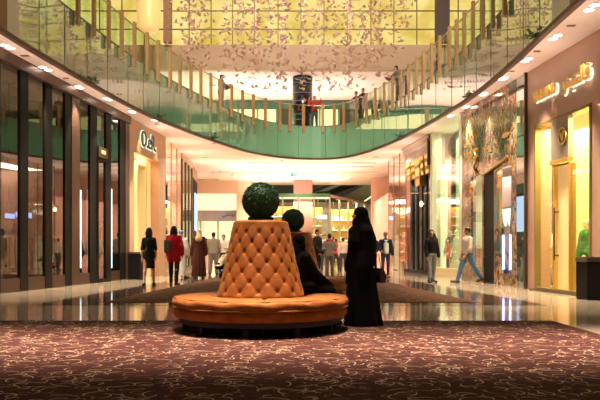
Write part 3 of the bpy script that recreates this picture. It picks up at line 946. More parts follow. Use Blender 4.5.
def person(name, label, x, Y, rz, z=0., group=None, cat='person'):
    return thing(name, label, cat, (x, Y, z), math.radians(rz), group)
def bag(parent, c, w, h, d, mat, strap_to=None, name='handbag'):
    c = Vector(c); mb = MB(); mb.rings([[c+Vector((sx*w*k/2, sy*d*k2/2, zz)) for sx, sy in ((-1,-1),(1,-1),(1,1),(-1,1))] for zz, k, k2 in ((-h,1.05,1.0),(-h*.5,1.12,1.1),(0,.8,.5))])
    o = mb.build(name, mat, parent)
    if strap_to is not None:
        m = MB(); st = Vector(strap_to); m.tube([c+Vector((-w*.3,0,0)), st+Vector((-.02,0,.01)), st+Vector((.02,0,.01)), c+Vector((w*.3,0,0))], .006, 6); m.build('strap', mat, o)
    return o
K_black = pm('abaya_black', (.0045,.004,.0042), .85, spec=.12)
K_hairb = pm('hair_black', (.012,.008,.006), .45)
K_hairbr = pm('hair_brown', (.05,.022,.012), .5)

# --- standing woman in the black abaya and niqab
t = person('person', 'person in a black floor-length robe and face veil standing beside the round orange sofa', .835, 9.66, -62)
f = Fig(1.60, legs=((2,2),(-2,3)), arms=((2,0,8),(0,0,8)), female=True, head=(-10,3))
f.skin(SKIN, t)
f.robe(K_black, t, hem=.012, wide=.165, depth=.175, folds=8, waist=.135, loose=.03, voxel=.011, amp=.05, seed=4, drag=.03)
H = f.H; mb = MB()
mb.ell(f.face((0,.016,.018)), (.062*H,.068*H,.068*H), M=f.hm)
mb.cap(f.face((0,.02,0)), f.neck+Vector((0,.03*H,-.10*H)), .062*H, .115*H)
mb.cap(f.face((0,.0,-.05)), f.neck+Vector((0,-.01*H,-.12*H)), .050*H, .105*H)
for i in (0,1): mb.cap(f.face((0,.01,-.05)), f.sh[i]+Vector((0,0,-.03*H)), .055*H, .055*H); mb.cap(f.sh[i], f.elb[i]+Vector((0,0,-.02*H)), .055*H, .065*H); mb.cap(f.elb[i], f.wri[i]+f.hand[i]*.12*H, .058*H, .05*H)
mb.cap(f.chest, f.pel, .10*H, .11*H); mb.cap(f.pel, f.pel+Vector((0,0,-.3*H)), .11*H, .12*H)
mb.cap(f.neck+Vector((0,.03*H,-.1*H)), f.pel+Vector((0,.02*H,.02*H)), .11*H, .12*H)
link(mb.blob(.011, 4), 'headscarf', K_black, t, True)
mb = MB(); mb.ell(f.face((0,-.048,.004)), (.036*H,.014*H,.013*H), M=f.hm); mb.build('eye_opening', SKIN, t, True)
mb = MB(); mb.ell(f.face((0,-.030,-.055)), (.044*H,.036*H,.050*H), M=f.hm); mb.build('face_veil', K_black, t, True)
b_ = bag(t, (.10,.22,.80), .24, .20, .10, pm('bag_leather', (.015,.012,.012), .35), (.10,.22,.98))
# --- seated woman behind the backrest
ang = math.radians(36)
sx_, sy_ = -.5+.66*math.cos(ang), 9.2+.66*math.sin(ang)
t = person('person', 'person in black robes seated on the nearer orange sofa, leaning on its backrest', sx_, sy_, 36+90)
f = Fig(1.52, legs=((78,80),(76,76)), arms=((30,2,30),(28,2,30)), female=True, lean=-7, seat=.47, abd=(6,6), head=(-8,4))
f.skin(SKIN, t)
H = f.H; mb = MB()
mb.ell(f.pel+Vector((0,-.02,0)), (.155*H,.12*H,.09*H)); mb.cap(f.pel, f.chest, .125*H, .115*H); mb.cap(f.chest, f.neck, .11*H, .06*H)
for i in (0,1):
    mb.cap(f.neck-Vector((0,0,.05*H)), f.sh[i], .05*H, .055*H)
    mb.cap(f.hips[i], f.knee[i], .085*H, .075*H); mb.cap(f.knee[i], f.ank[i]+Vector((0,0,-.01)), .075*H, .07*H)
    mb.cap(f.sh[i], f.elb[i], .055*H, .06*H); mb.cap(f.elb[i], f.wri[i]+f.hand[i]*.11*H, .06*H, .05*H)
mb.cap((f.hips[0]+f.hips[1])*.5, (f.knee[0]+f.knee[1])*.5, .09*H, .075*H); mb.cap((f.knee[0]+f.knee[1])*.5, (f.ank[0]+f.ank[1])*.5, .075*H, .06*H)
mb.cap(f.chest+Vector((0,-.05*H,-.02*H)), (f.knee[0]+f.knee[1])*.5+Vector((0,.15*H,.02*H)), .09*H, .08*H)
link(mb.blob(.013, 6), 'robe', K_black, t, True)
o = f.scarf(K_black, t, long=.12)
f.shoes(pm('shoe_black', (.01,.01,.01), .4), t)

# --- walkers on the marble
SHOE = MATS['shoe_black']
def place(px, Y): return ((px-300)/FL*Y, Y)
# woman in short black dress, seen from behind
x, Y = place(149, 20.6)
t = person('person', 'person with long black hair in a short black dress walking away past the beige shopfront', x, Y, 188)
f = Fig(1.70, legs=((14,6),(-10,12)), arms=((8,9,14),(-8,9,10)), female=True)
f.skin(SKIN, t, .009); f.top_(cloth('ink', (.012,.012,.014)), t, sleeve=.55, hem=.02, name='dress_top', loose=.006, collar=False); f.skirt(cloth('ink2', (.012,.012,.014)), t, z_end=.30)
f.hair(K_hairb, t, 'long'); f.shoes(SHOE, t, heel=.02)
m = MB(); m.tube([f.sh[0]+Vector((.03,.085,.05)), f.chest+Vector((0,.115,0)), f.pel+Vector((.13,.09,.02))], .008, 6); m.build('bag_strap', pm('strap_tan', (.3,.2,.12), .5), t)
# woman in red coat with a grey backpack
x, Y = place(174, 20.9)
t = person('person', 'person in a red coat and black leggings with a dark grey shoulder bag, walking away', x, Y, 176)
f = Fig(1.76, legs=((-14,6),(12,2)), arms=((-6,16,40),(10,12,16)), female=True)
RED = cloth('crimson', (.50,.012,.03), .7)
f.skin(SKIN_D, t, .009); f.pants(cloth('legging', (.03,.03,.035)), t, loose=.004); f.top_(RED, t, sleeve=.95, hem=.13, name='coat', loose=.022); f.skirt(RED, t, z_end=.40, w0=.105, w1=.12, name='coat_skirt')
f.hair(K_hairb, t, 'mid'); f.shoes(SHOE, t, heel=.015)
m = MB(); c = Vector((.16,.10,1.16)); m.box(c.x-.11, c.x+.11, c.y-.07, c.y+.08, c.z-.20, c.z+.20, bev=.05); bg = m.build('shoulder_bag', pm('bag_grey', (.07,.07,.06), .7), t)
m = MB(); m.tube([c+Vector((0,.0,.18)), f.sh[1]+Vector((0,.03,.07)), c+Vector((.02,-.07,-.1))], .012, 6); m.build('strap', MATS['bag_grey'], bg)
# man in a white robe and blue cap
x, Y = place(181, 26.0)
t = person('person', 'person in a white ankle-length robe and blue cap beyond the red coat', x, Y, 160)
f = Fig(1.76, legs=((8,4),(-8,8))); WH = cloth('white', (.78,.74,.70))
f.skin(SKIN, t); f.robe(WH, t, hem=.06, wide=.115, depth=.10, amp=.04, waist=.10); f.shoes(pm('sandal', (.12,.06,.03), .6), t)
m = MB(); m.ell(f.face((0,.01,.028)), (.052*f.H,.058*f.H,.048*f.H)); m.build('cap', cloth('blue', (.05,.22,.40)), t, True)
# woman in long brown robe and pale headscarf
x, Y = place(199, 25.9)
t = person('person', 'person in a long dark brown robe with a golden patterned headscarf, seen from behind', x, Y, 184)
f = Fig(1.80, legs=((6,4),(-6,6)), arms=((-4,12,25),(4,12,10)), female=True)
f.skin(SKIN, t); f.robe(cloth('brown', (.075,.022,.016)), t, hem=.04, wide=.145, depth=.12, waist=.125, loose=.022, seed=2)
f.scarf(pm('scarf_gold', (.62,.42,.22), .7, var=.5, scale=30), t, long=.03); f.shoes(SHOE, t)
# man in grey sweater
x, Y = place(213.5, 29.5)
t = person('person', 'person in a grey sweater and grey trousers walking away beside the brown robe', x, Y, 180)
f = Fig(1.78, legs=((6,3),(-6,8)), arms=((4,12,30),(4,12,30)))
f.skin(SKIN, t); f.pants(cloth('greypants', (.22,.19,.16)), t, loose=.018); f.top_(cloth('greysw', (.34,.29,.23)), t, loose=.02, hem=.04); f.hair(K_hairb, t); f.shoes(SHOE, t)
# pale walker half hidden
x, Y = place(206.5, 34)
t = person('person', 'person in a pale pink robe far off between the brown robe and the grey sweater', x, Y, 170)
f = Fig(1.6, female=True); f.skin(SKIN, t); f.robe(cloth('pale', (.65,.45,.38)), t, hem=.05); f.hair(K_hairbr, t, 'short'); f.shoes(SHOE, t)
# man in white shirt far off
x, Y = place(223.5, 31)
t = person('person', 'person in a white shirt with dark hair facing the camera beside the orange backrest', x, Y, -8)
f = Fig(1.72, arms=((10,14,60),(10,14,80))); f.skin(SKIN, t); f.pants(cloth('navy', (.03,.035,.06)), t); f.top_(WH, t, sleeve=.6); f.hair(K_hairb, t); f.shoes(SHOE, t)
# crouching
x, Y = place(219, 25.5)
t = person('person', 'person crouching in a cream top and black trousers at the edge of the brown carpet', x, Y, 125)
f = Fig(1.62, legs=((100,130),(84,128)), arms=((50,10,40),(60,10,30)), lean=38, head=(0,10))
f.skin(SKIN, t); f.pants(cloth('blk', (.012,.012,.012)), t, loose=.012); f.top_(cloth('creamtop', (.66,.56,.42)), t, loose=.016); f.hair(K_hairb, t); f.shoes(SHOE, t)
# group beyond the second sofa
x, Y = place(317.5, 27.5)
t = person('person', 'person in a dark suit standing in profile near the farther sofa', x, Y, 60)
f = Fig(1.84, legs=((3,3),(-3,4)), arms=((4,8,30),(6,8,20))); f.skin(SKIN, t); f.pants(cloth('suit', (.03,.024,.022)), t, loose=.014); f.top_(cloth('suitj', (.035,.027,.024)), t, hem=.07, loose=.016, name='jacket'); f.hair(K_hairb, t); f.shoes(SHOE, t)
x, Y = place(329.5, 27.0)
t = person('person', 'person in a grey jacket with a red hood, facing away beyond the farther sofa', x, Y, 190)
f = Fig(1.66, legs=((3,3),(-3,4)), arms=((10,10,70),(10,10,70))); f.skin(SKIN, t); f.pants(cloth('olive', (.20,.16,.11)), t, loose=.012); f.top_(cloth('greyj', (.30,.24,.19)), t, hem=.06, loose=.016, name='jacket'); f.hair(K_hairb, t); f.shoes(SHOE, t)
m = MB(); m.cap(f.neck+Vector((-.09,.05,.0)), f.neck+Vector((.09,.05,.0)), .055, .055); m.build('hood', cloth('redhood', (.55,.03,.03)), t, True)
for px, Y, hh, col, nm, rz, lab in [(310.5, 33, 1.66, (.6,.55,.52), 'w1', 20, 'person in a pale top far off, just past the dark suit'), (324.5, 34, 1.8, (.75,.7,.66), 'w2', -10, 'person in a white shirt standing behind the grey jacket with the red hood'),
                                 (336, 35, 1.6, (.55,.06,.05), 'w3', 150, 'person in a red top far off beyond the grey jacket'), (343, 34, 1.65, (.7,.55,.45), 'w4', 180, 'person in a peach top far off close to the black robed figure')]:
    x, Y = place(px, Y)
    t = person('person', lab, x, Y, rz); f = Fig(hh); f.skin(SKIN, t, .014); f.pants(cloth('dk'+nm, (.06,.05,.06)), t, voxel=.015); f.top_(cloth(nm, col), t, voxel=.015); f.hair(K_hairbr, t); f.shoes(SHOE, t)
# couple walking towards the camera
x, Y = place(372.5, 30.5)
t = person('person', 'person in a white shirt and black jacket half hidden behind the standing black robe', x, Y, -12)
f = Fig(1.74, legs=((8,3),(-10,10)), arms=((6,9,14),(8,12,50))); f.skin(SKIN, t, .009); f.pants(cloth('blkj', (.015,.015,.018)), t, loose=.006); f.top_(cloth('jack1', (.02,.02,.025)), t, hem=.02, name='jacket', loose=.014); f.front(WH, t, w=.05, off=.104, z1=.285); f.hair(K_hairbr, t); f.shoes(SHOE, t)
x, Y = place(385.5, 26.8)
t = person('person', 'person in a pink cap, open dark jacket, jeans and tan boots walking towards the camera', x, Y, 4)
f = Fig(1.72, legs=((7,3),(-6,8)), arms=((12,16,55),(2,14,16))); f.skin(SKIN, t, .009); f.pants(cloth('djean', (.05,.06,.10)), t, loose=.004); f.top_(cloth('jack2', (.022,.024,.04)), t, hem=.02, name='jacket', loose=.014); f.front(WH, t, w=.056, off=.104, z1=.285); f.hair(K_hairbr, t)
f.shoes(pm('boot_tan', (.50,.24,.08), .7), t, boot=.02)
m = MB(); m.ell(f.face((0,.008,.034)), (.053*f.H,.059*f.H,.044*f.H)); m.ell(f.face((0,-.058,.022)), (.036*f.H,.034*f.H,.006*f.H)); m.build('cap', cloth('pinkcap', (.45,.22,.22)), t, True)
# woman in a black top and ripped grey jeans
x, Y = place(431.5, 22.4)
t = person('person', 'person with long brown hair, black top and ripped grey jeans beside the black columns', x, Y, 14)
f = Fig(1.70, legs=((12,4),(-12,6)), arms=((4,12,18),(2,12,12)), female=True, head=(-20,0), abd=(4,5))
f.skin(SKIN, t, .009); f.pants(cloth('grjean', (.20,.21,.21)), t, loose=.007); f.top_(cloth('blacktop', (.014,.012,.012)), t, loose=.012, hem=-.02); f.hair(K_hairbr, t, 'blown'); f.shoes(SHOE, t, boot=.03)
m = MB()
for i, q in ((0,.92),(0,.6),(1,1.0),(1,.7)):
    c = f.hips[i].lerp(f.knee[i], q)+Vector((0,-.048*f.H,0)); m.ell(c, (.022,.010,.012), 8, 6)
m.build('knee_rips', SKIN, t, True)
# man in white shirt and jeans walking left
x, Y = place(467.5, 22.3)
t = person('person', 'person in a white shirt with rolled sleeves and blue jeans striding past the mosaic storefront', x, Y, -74)
f = Fig(1.80, legs=((22,6),(-22,16)), arms=((0,10,24),(6,10,30)), head=(0,4)); f.skin(SKIN, t, .009); f.pants(cloth('jeans', (.09,.17,.30)), t, loose=.008); f.top_(cloth('shirtw', (.72,.62,.52)), t, sleeve=.62, hem=.0); f.hair(K_hairb, t); f.shoes(pm('shoe_brown', (.06,.02,.012), .5), t)

# --- people on the upper level
def up(px, Y, hh, rz, lab, top, pants, arms=((30,10,70),(30,10,70)), lean=10, hair=K_hairb, fem=False, name='jacket', style='short'):
    x, Y = place(px, Y)
    t = person('person', lab, x, Y, rz, H2)
    f = Fig(hh, legs=((2,2),(-2,2)), arms=arms, lean=lean, female=fem); f.skin(SKIN, t, .013); f.pants(pants, t, voxel=.014); f.top_(top, t, voxel=.014, name=name, loose=.014, hem=.03); f.hair(hair, t, style); f.shoes(SHOE, t)
up(314.5, 37.6, 1.72, 4, 'person in a red top at the upper rail beside the black display column', cloth('upred', (.55,.05,.04)), cloth('upjean', (.12,.15,.2)), arms=((50,30,110),(50,30,110)), lean=0, hair=K_hairbr, name='shirt')
up(305.5, 38.0, 1.70, -20, 'person in dark clothes at the upper balcony rail next to the one in red', cloth('updk', (.02,.02,.025)), cloth('updk2', (.02,.02,.025)))
up(358, 36.6, 1.74, -40, 'person in a grey jacket leaning on the upper rail near the person in red', cloth('upgr', (.10,.09,.10)), cloth('updk3', (.03,.03,.04)), lean=18, hair=K_hairbr)
up(364.5, 36.0, 1.76, -35, 'person in a black jacket leaning on the upper rail next to the grey jacket', cloth('upbk', (.02,.02,.022)), cloth('updk4', (.02,.02,.025)), lean=16)
up(398.5, 31.9, 1.84, -60, 'person in a grey hoodie leaning over the upper rail below the gold wall corner', cloth('uphd', (.14,.12,.13)), cloth('updk5', (.03,.03,.035)), lean=14)
up(404.5, 32.7, 1.86, -60, 'person with dark hair behind the grey hoodie at the upper rail', cloth('uphd2', (.06,.05,.05)), cloth('updk6', (.03,.03,.035)), lean=16)
up(221, 33.2, 1.76, 70, 'person in a dark top looking along the upper balcony under the tan beam', cloth('upnv', (.05,.05,.08)), cloth('updk7', (.03,.03,.05)), lean=4)
up(374.5, 37.0, 1.60, 20, 'person with dark hair seen through the upper glass beyond the leaning pair', cloth('uptl', (.05,.08,.07)), cloth('updk8', (.03,.04,.04)), lean=4, fem=True, style='mid')
up(437, 29.5, 1.72, 80, 'person in dark clothes behind the upper glass above the black columned storefront', cloth('upz', (.05,.06,.06)), cloth('updk9', (.03,.04,.04)), lean=4)
# ================================================================== STOREFRONTS
class Face:
    def __init__(s, A, B):
        s.A = Vector((*A,0)); s.B = Vector((*B,0)); s.t = (s.B-s.A).normalized(); s.n = Vector((-s.t.y, s.t.x, 0)); s.L = (s.B-s.A).length
    def u(s, px, d=0.):
        r = (px-300)/FL; O = s.A+s.n*d
        return (r*O.y-O.x)/(s.t.x-r*s.t.y)
    def w(s, u, d=0.): return s.A+s.t*u+s.n*d
    def z(s, py, u, d=0.): return EYE+(HY-py)/FL*s.w(u, d).y
    def uz(s, px, py, d=0.):
        u = s.u(px, d); return u, s.z(py, u, d)
class Store:
    def __init__(s, face, name, label, cat='storefront'):
        s.f = face
        s.o = thing(name, label, cat, s.f.A, math.atan2(face.t.y, face.t.x))
    def bx(s, name, u0, u1, d0, d1, z0, z1, mat, parent=None, bev=0):
        m = MB(); m.box(min(u0,u1), max(u0,u1), d0, d1, z0, z1, bev=bev); return m.build(name, mat, parent or s.o)
    def add(s, name, mb, mat, parent=None, smooth=False): return mb.build(name, mat, parent or s.o, smooth)
    def text(s, name, body, box, d0, d1, mat, parent=None, bev=0.):
        me = text_mesh(body, box, d0, d1, bev); return link(me, name, mat, parent or s.o)
    def world(s, u, d, z): 
        p = s.f.w(u, d); return Vector((p.x, p.y, z))
def wallseg(face, u0, u1, d0, d1, z0, z1, name, mat):
    m = MB(); a = [face.w(u0,d0), face.w(u1,d0), face.w(u1,d1), face.w(u0,d1)]
    m.prism([Vector((p.x,p.y,z0)) for p in a], (0,0,z1-z0)); return tag(m.build(name, mat), kind='structure')
def mannequin(store, u, d, H, rz, mat_dress, label, group=None, kind='dress', z=0.):
    p = store.world(u, d, z)
    t = thing('mannequin', label, 'mannequin', p, math.radians(rz), group)
    f = Fig(H, female=True, arms=((4,12,10),(8,14,30)), legs=((3,2),(-4,6)))
    f.skin(pm('mannequin_white', (.8,.74,.68), .35), t, .014)
    if kind == 'dress': f.robe(mat_dress, t, hem=.30, wide=.12, depth=.10, sleeve=False, amp=.05, name='dress', voxel=.014)
    elif kind == 'gown': f.robe(mat_dress, t, hem=.03, wide=.16, depth=.14, sleeve=False, amp=.06, name='gown', voxel=.014)
    else: f.top_(mat_dress, t, loose=.02, hem=.1, name='coat', voxel=.014); f.pants(pm('mq_dark', (.04,.04,.05), .8), t, voxel=.014)
    m = MB(); m.lathe([(.17,0),(.17,.012),(.02,.02)], 20); m.build('base', M_steel, t)
    return t
def garment_rack(store, u, d, z, n, seed, label, pal, along='u'):
    p = store.world(u, d, z)
    t = thing('garment_rack', label, 'clothes rack', p, store.o.rotation_euler.z)
    m = MB(); L = n*.09
    for x in (-L/2-.05, L/2+.05): m.cyl((x,0,0),(x,0,1.5),.015); m.box(x-.02,x+.02,-.22,.22,0,.03)
    m.cyl((-L/2-.05,0,1.5),(L/2+.05,0,1.5),.015); m.build('frame', M_steel, t)
    r = random.Random(seed)
    for k in range(n):
        x = -L/2+L*(k+.5)/n; h = r.uniform(.7,1.15); m = MB()
        m.rings([[Vector((x+.028*sx, .2*q*sy, 1.46-h*tt)) for sx, sy in ((-1,-1),(1,-1),(1,1),(-1,1))] for tt, q in ((0,.15),(.06,1.),(.5,.95),(1,1.1))])
        nm = r.choice(pal); g = m.build('garment', pm('garment_'+nm[0], nm[1], .85), None)
        g.location = p; g.rotation_euler.z = store.o.rotation_euler.z
        tag(g, nm[0]+' garment hanging on the rack '+label.split(' rack ')[-1], 'garment', 'garments on the rack '+label.split(' rack ')[-1])
    return t

# ---------- F1: dark bronze storefront on the near side
def Fx(y): return -7.2+.116*(y-16.8)
yb = 9.149/.3617
F1 = Face((Fx(8), 8), (Fx(yb), yb)); S1 = Store(F1, 'storefront', 'tall dark bronze storefront with black mullions and reflective glass panes')
pl_ = F1.L
us = lambda px: F1.u(px)
M_interior = pm('interior_brown', (.10,.06,.04), .7, var=.3, scale=2)
S1.bx('head_fascia', 0, pl_, -.12, .12, 5.60, HT, M_bronze)
bars = [(19,27,'k'),(44,51,'k'),(64,70,'k'),(89,96,'k'),(105,110,'k'),(119,124,'k')]
step = us(47.5)-us(23)
ubars = [(us(a), us(b)) for a, b, _ in bars]
w0 = ubars[0][1]-ubars[0][0]
near = []
u = ubars[0][0]-step
while u > .1: near.append((u, u+w0)); u -= step
ubars = near[::-1]+ubars
for a, b in ubars: S1.bx('mullion', a, b, -.04, .05, .0, 5.6, M_black)
for a, b in ((70,78),(124,128)): S1.bx('pier', us(a), us(b) if b < 128 else pl_, -.06, .05, 0, 5.598, M_bronze)
door = (us(96), us(105))
prev = 0.
edges = [0.]+[v for ab in ubars for v in ab]+[pl_]
for i in range(0, len(edges)-1, 2):
    a, b = edges[i], edges[i+1]
    if b-a < .05: continue
    if abs(a-door[0]) < .05:  # door bay
        zt = F1.z(146, door[0]); zb_ = F1.z(156, door[0])
        S1.bx('glass', a, b, 0, .02, zt, 5.6, M_shop)
        pn = S1.bx('name_panel', a, b, -.10, .06, zb_, zt, M_bronze)
        S1.text('lettering', 'TOM FORD', (a+.22, b-.22, zb_+.22, zt-.22), -.12, -.10, pm('dull_gold', (.8,.5,.2), .4, metal=.5, emit=(1,.6,.25), es=.35), pn)
        m = MB(); 
        for (x0,x1,z0,z1) in ((a,a+.09,0,zb_),(b-.09,b,0,zb_),(a,b,zb_-.12,zb_),(a,b,0,.12)): m.box(x0,x1,-.06,.04,z0,z1)
        dr = S1.add('door', m, M_black); S1.bx('glass', a+.09, b-.09, -.02, 0, .12, zb_-.12, M_shop, dr)
        m = MB(); m.cyl((a+.16,-.12,.9),(a+.16,-.12,1.9),.015); m.box(a+.15,a+.17,-.12,-.05,1.0,1.02); m.box(a+.15,a+.17,-.12,-.05,1.8,1.82); S1.add('handle', m, M_gold, dr)
    elif a > us(64) and a < us(77): pass
    elif a > us(123): pass
    else:
        S1.bx('glass', a if a > .01 else 0, b, 0, .02, .34, 5.6, M_shop)
        S1.bx('plinth', a, b, -.03, .10, 0, .34, M_bronze)
a = us(78); b = us(89); S1.bx('glass', a, b, 0, .02, .34, 5.6, M_shop); S1.bx('plinth', a, b, -.03, .1, 0, .34, M_bronze)
wallseg(F1, -1, pl_, 3.2, 3.4, 0, HT, 'wall_shop_1', M_interior)
wallseg(F1, pl_-.1, pl_+.02, .2, 3.2, 0, HT, 'wall_shop_2', M_interior)
for px, zt in ((80.5,190),(88,190),(111.5,189)):
    u = F1.u(px, .16); z0 = F1.z(268, u, .16); z1 = F1.z(zt, u, .16)
    p = S1.world(u, .16, 0); r = thing('light_strip', {80.5:'vertical white light strip just past the wide bronze pier',88:'vertical white light strip beside the black door frame',111.5:'vertical white light strip beyond the bronze shop door'}[px], 'light strip', p, S1.o.rotation_euler.z)
    m = MB(); m.box(-.028,.028,-.02,.0,z0,z1); m.build('tube', em('strip_white', (.75,.92,1), 5), r); m = MB(); m.box(-.05,.05,0,.04,.0,z1+.05); m.build('housing', M_steel, r)
for k, py in enumerate((209.5, 240, 254)):
    u = F1.u(55, .8); z0 = F1.z(py, u, .8); p = S1.world(u, .8, z0)
    r = thing('glowing_bulb', ['topmost','middle','lowest'][k]+' of the three warm bulbs behind the third bronze storefront pane', 'lamp', p)
    m = MB(); m.ell((0,0,0), (.055,.055,.06), 14, 10); m.build('globe', em('bulb_warm', (1,.72,.4), 9), r, True)
    m = MB(); m.cyl((0,0,.05),(0,0,.11),.02); m.build('socket', M_gold, r)
u = F1.u(55, .8); m = MB(); 
p = S1.world(u,.83,0); m.cyl((p.x-.05,p.y,0),(p.x-.05,p.y,3.0),.02); tag(m.build('lamp_stand', M_gold), 'thin pole carrying the warm bulbs inside the bronze storefront', 'lamp stand')
for px, py, w_, h_, lab in ((24,215,.9,.16,'blue glowing shelf sign behind the second bronze pane'),(10,216,.5,.14,'small blue glowing shelf sign behind the nearest visible bronze pane')):
    u = F1.u(px, 1.6); z0 = F1.z(py, u, 1.6); p = S1.world(u, 1.6, z0)
    r = thing('sign_and_reflection', lab, 'sign', p, S1.o.rotation_euler.z); m = MB(); m.box(-w_/2,w_/2,-.02,.02,-h_/2,h_/2,bev=.01); m.build('face', em('blue_glow', (.25,.4,1), 3), r); m = MB(); m.box(-w_/2-.03,w_/2+.03,.02,.05,-h_/2-.03,h_/2+.03); m.box(-.02,.02,.02,.04,h_/2,H1-z0); m.build('bracket', M_black, r)
PALW = [('orange',(.55,.2,.05)),('red',(.5,.03,.03)),('black',(.02,.02,.02)),('cream',(.6,.5,.4)),('olive',(.12,.14,.05))]
for px, d, lab in ((33,1.0,'steel rack behind the second pane of the bronze storefront'),(57,.9,'steel rack behind the third pane of the bronze storefront'),(8,1.2,'steel rack behind the first pane of the bronze storefront')):
    garment_rack(S1, F1.u(px, d), d, 0, 12, int(px), lab, PALW)
area('shop_light', S1.world(6, 1.6, 5.4), (1.5, 10), 160, (1,.75,.5)).rotation_euler.z = 0

# ---------- F2: beige stone shopfront
F2 = Face((F1.B.x, F1.B.y), (-5.75, 29.8)); S2 = Store(F2, 'storefront', 'beige stone shopfront with dark script lettering and a golden lit entrance')
ua, ub = F2.u(133.5), F2.u(158.5); zt = 4.68
S2.bx('stone_header', 0, F2.L, -.02, .35, zt, HT, M_stone)
S2.bx('stone_pier', 0, ua, -.02, .35, 0, zt, M_stone); S2.bx('stone_pier', ub, F2.L, -.02, .35, 0, zt, M_stone)
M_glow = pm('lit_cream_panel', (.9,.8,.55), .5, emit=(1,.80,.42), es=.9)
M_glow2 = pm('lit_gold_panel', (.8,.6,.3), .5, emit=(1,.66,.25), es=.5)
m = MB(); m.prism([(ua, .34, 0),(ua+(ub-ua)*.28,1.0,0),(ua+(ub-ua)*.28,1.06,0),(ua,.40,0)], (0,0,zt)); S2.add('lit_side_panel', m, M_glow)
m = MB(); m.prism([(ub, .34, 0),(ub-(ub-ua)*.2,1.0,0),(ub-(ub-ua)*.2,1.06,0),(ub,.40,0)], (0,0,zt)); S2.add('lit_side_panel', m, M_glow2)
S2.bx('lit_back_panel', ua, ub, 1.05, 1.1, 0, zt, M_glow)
du0, du1 = ua+(ub-ua)*.42, ua+(ub-ua)*.72
m = MB(); m.box(du0-.12,du0,.25,1.0,0,4.5); m.box(du1,du1+.12,.25,1.0,0,4.5); m.box(du0-.12,du1+.12,.25,1.0,4.38,4.5); S2.add('door_surround', m, M_cream)
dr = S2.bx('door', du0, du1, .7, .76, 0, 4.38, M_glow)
for z_ in (4.0, 3.55, 1.5, 1.9): S2.bx('door_fitting', du0+.35, du0+.55, .64, .70, z_, z_+.16, M_bronze, dr)
u0, z0 = F2.uz(141, 147, -.06); u1 = F2.u(155.5, -.06); z1 = F2.z(134, F2.u(148), -.06)
z0 = F2.z(149.5, F2.u(148), -.06)
M_signd = pm('sign_dark', (.02,.02,.015), .3, metal=.3); M_halo = em('sign_halo', (.85,1,.7), 1.3)
me_l = S2.text('lettering', 'O.eR.', (u0, u1, z0, z1), -.10, -.06, M_signd)
S2.text('letter_halo', 'O.eR.', (u0-.03, u1+.03, z0-.03, z1+.03), -.055, -.03, M_halo, me_l, .02)
p = S2.world(F2.u(139), -.25, H1-.1); spot('sign_wash', p, S2.world(F2.u(139), -.05, 3.5), 150, 44, (1,.8,.5), .4)
p = S2.world(F2.u(155), -.25, H1-.1); spot('sign_wash', p, S2.world(F2.u(155), -.05, 3.5), 150, 44, (1,.8,.5), .4)
u = F2.u(137, -.4); p = S2.world(u, -.4, 0)
r = thing('planter_bin', 'black square bin with a steel rim beside the beige shopfront entrance', 'bin', p, S2.o.rotation_euler.z)
m = MB(); m.box(-.33,.33,-.22,.22,0,.90,bev=.01); m.build('body', M_matblk, r); m = MB(); m.box(-.34,.34,-.23,.23,.90,.98,bev=.006); m.build('rim', M_steel, r)
area('shop_light', S2.world((ua+ub)/2, .7, 4.55), (1.2, 1.8), 90, (1,.78,.42))
wallseg(F2, 0, F2.L, 1.2, 1.4, 0, HT, 'wall_shop_3', M_cream)

# ---------- F3..F5 further back on that side
F3 = Face((-5.75, 29.8), (-5.87, 34.8)); S3 = Store(F3, 'storefront', 'tall frameless rose-tinted glass shopfront past the beige stone one')
S3.bx('glass', .05, F3.L-.05, 0, .02, .1, H1-.02, glass('rose_glass', (.98,.85,.76), .22, 1.7))
S3.bx('floor_channel', 0, F3.L, -.03, .05, 0, .1, M_steel)
for k in range(4): S3.bx('joint_strip', F3.L*k/3-.02, F3.L*k/3+.02, -.03, .03, .0, H1-.02, pm('rose_trim', (.5,.34,.26), .4))
wallseg(F3, -1.0, F3.L, 1.6, 1.7, 0, HT, 'wall_shop_4', pm('peach_wall', (.82,.5,.33), .6))
for px, dcol, lab, kd in ((171,(.5,.28,.15),'mannequin in a tan dress behind the rose glass shopfront','dress'),(178,(.8,.72,.6),'mannequin in a cream gown behind the rose glass shopfront','gown')):
    mannequin(S3, max(.5,F3.u(px,.4)), .4, 1.75, 70, cloth('mq%d'%px, dcol), lab, kind=kd)
area('shop_light', S3.world(F3.L/2, .9, 5.5), (1.2, 4), 200, (1,.78,.5))
F4 = Face((-5.87, 34.8), (-6.0, 38.8)); S4 = Store(F4, 'storefront', 'narrow shopfront with pale green glass and bronze uprights deep in the hall')
for k in range(4): S4.bx('mullion', F4.L*k/3-.05, F4.L*k/3+.05, -.05, .06, 0, H1-.3, M_bronze)
S4.bx('glass', 0, F4.L, 0, .02, .2, H1-.3, M_green); S4.bx('head_fascia', 0, F4.L, -.05, .1, H1-.3, HT, M_stone); S4.bx('plinth', 0, F4.L, -.05, .1, 0, .2, M_bronze)
wallseg(F4, 0, F4.L, 1.5, 1.6, 0, HT, 'wall_shop_5', pm('yellow_wall', (.8,.66,.36), .6))
area('shop_light', S4.world(F4.L/2, .8, 5.4), (1.2, 3), 160, (1,.8,.5))
F5 = Face((-6.0, 38.8), (-6.4, 43.6)); S5 = Store(F5, 'storefront', 'black-clad shopfront with a glowing blue-white screen deep in the hall')
S5.bx('cladding', 0, F5.L, 0, .25, 0, 5.2, M_matblk); S5.bx('header', 0, F5.L, 0, .25, 5.2, HT, pm('mauve_band', (.45,.28,.22), .5))
u0_, u1_ = F5.u(193.5), F5.u(196.5)
S5.bx('screen', F5.L*.45, F5.L*.85, -.06, 0, 2.2, 4.4, em('screen_ice', (.55,.75,1), 1.6))
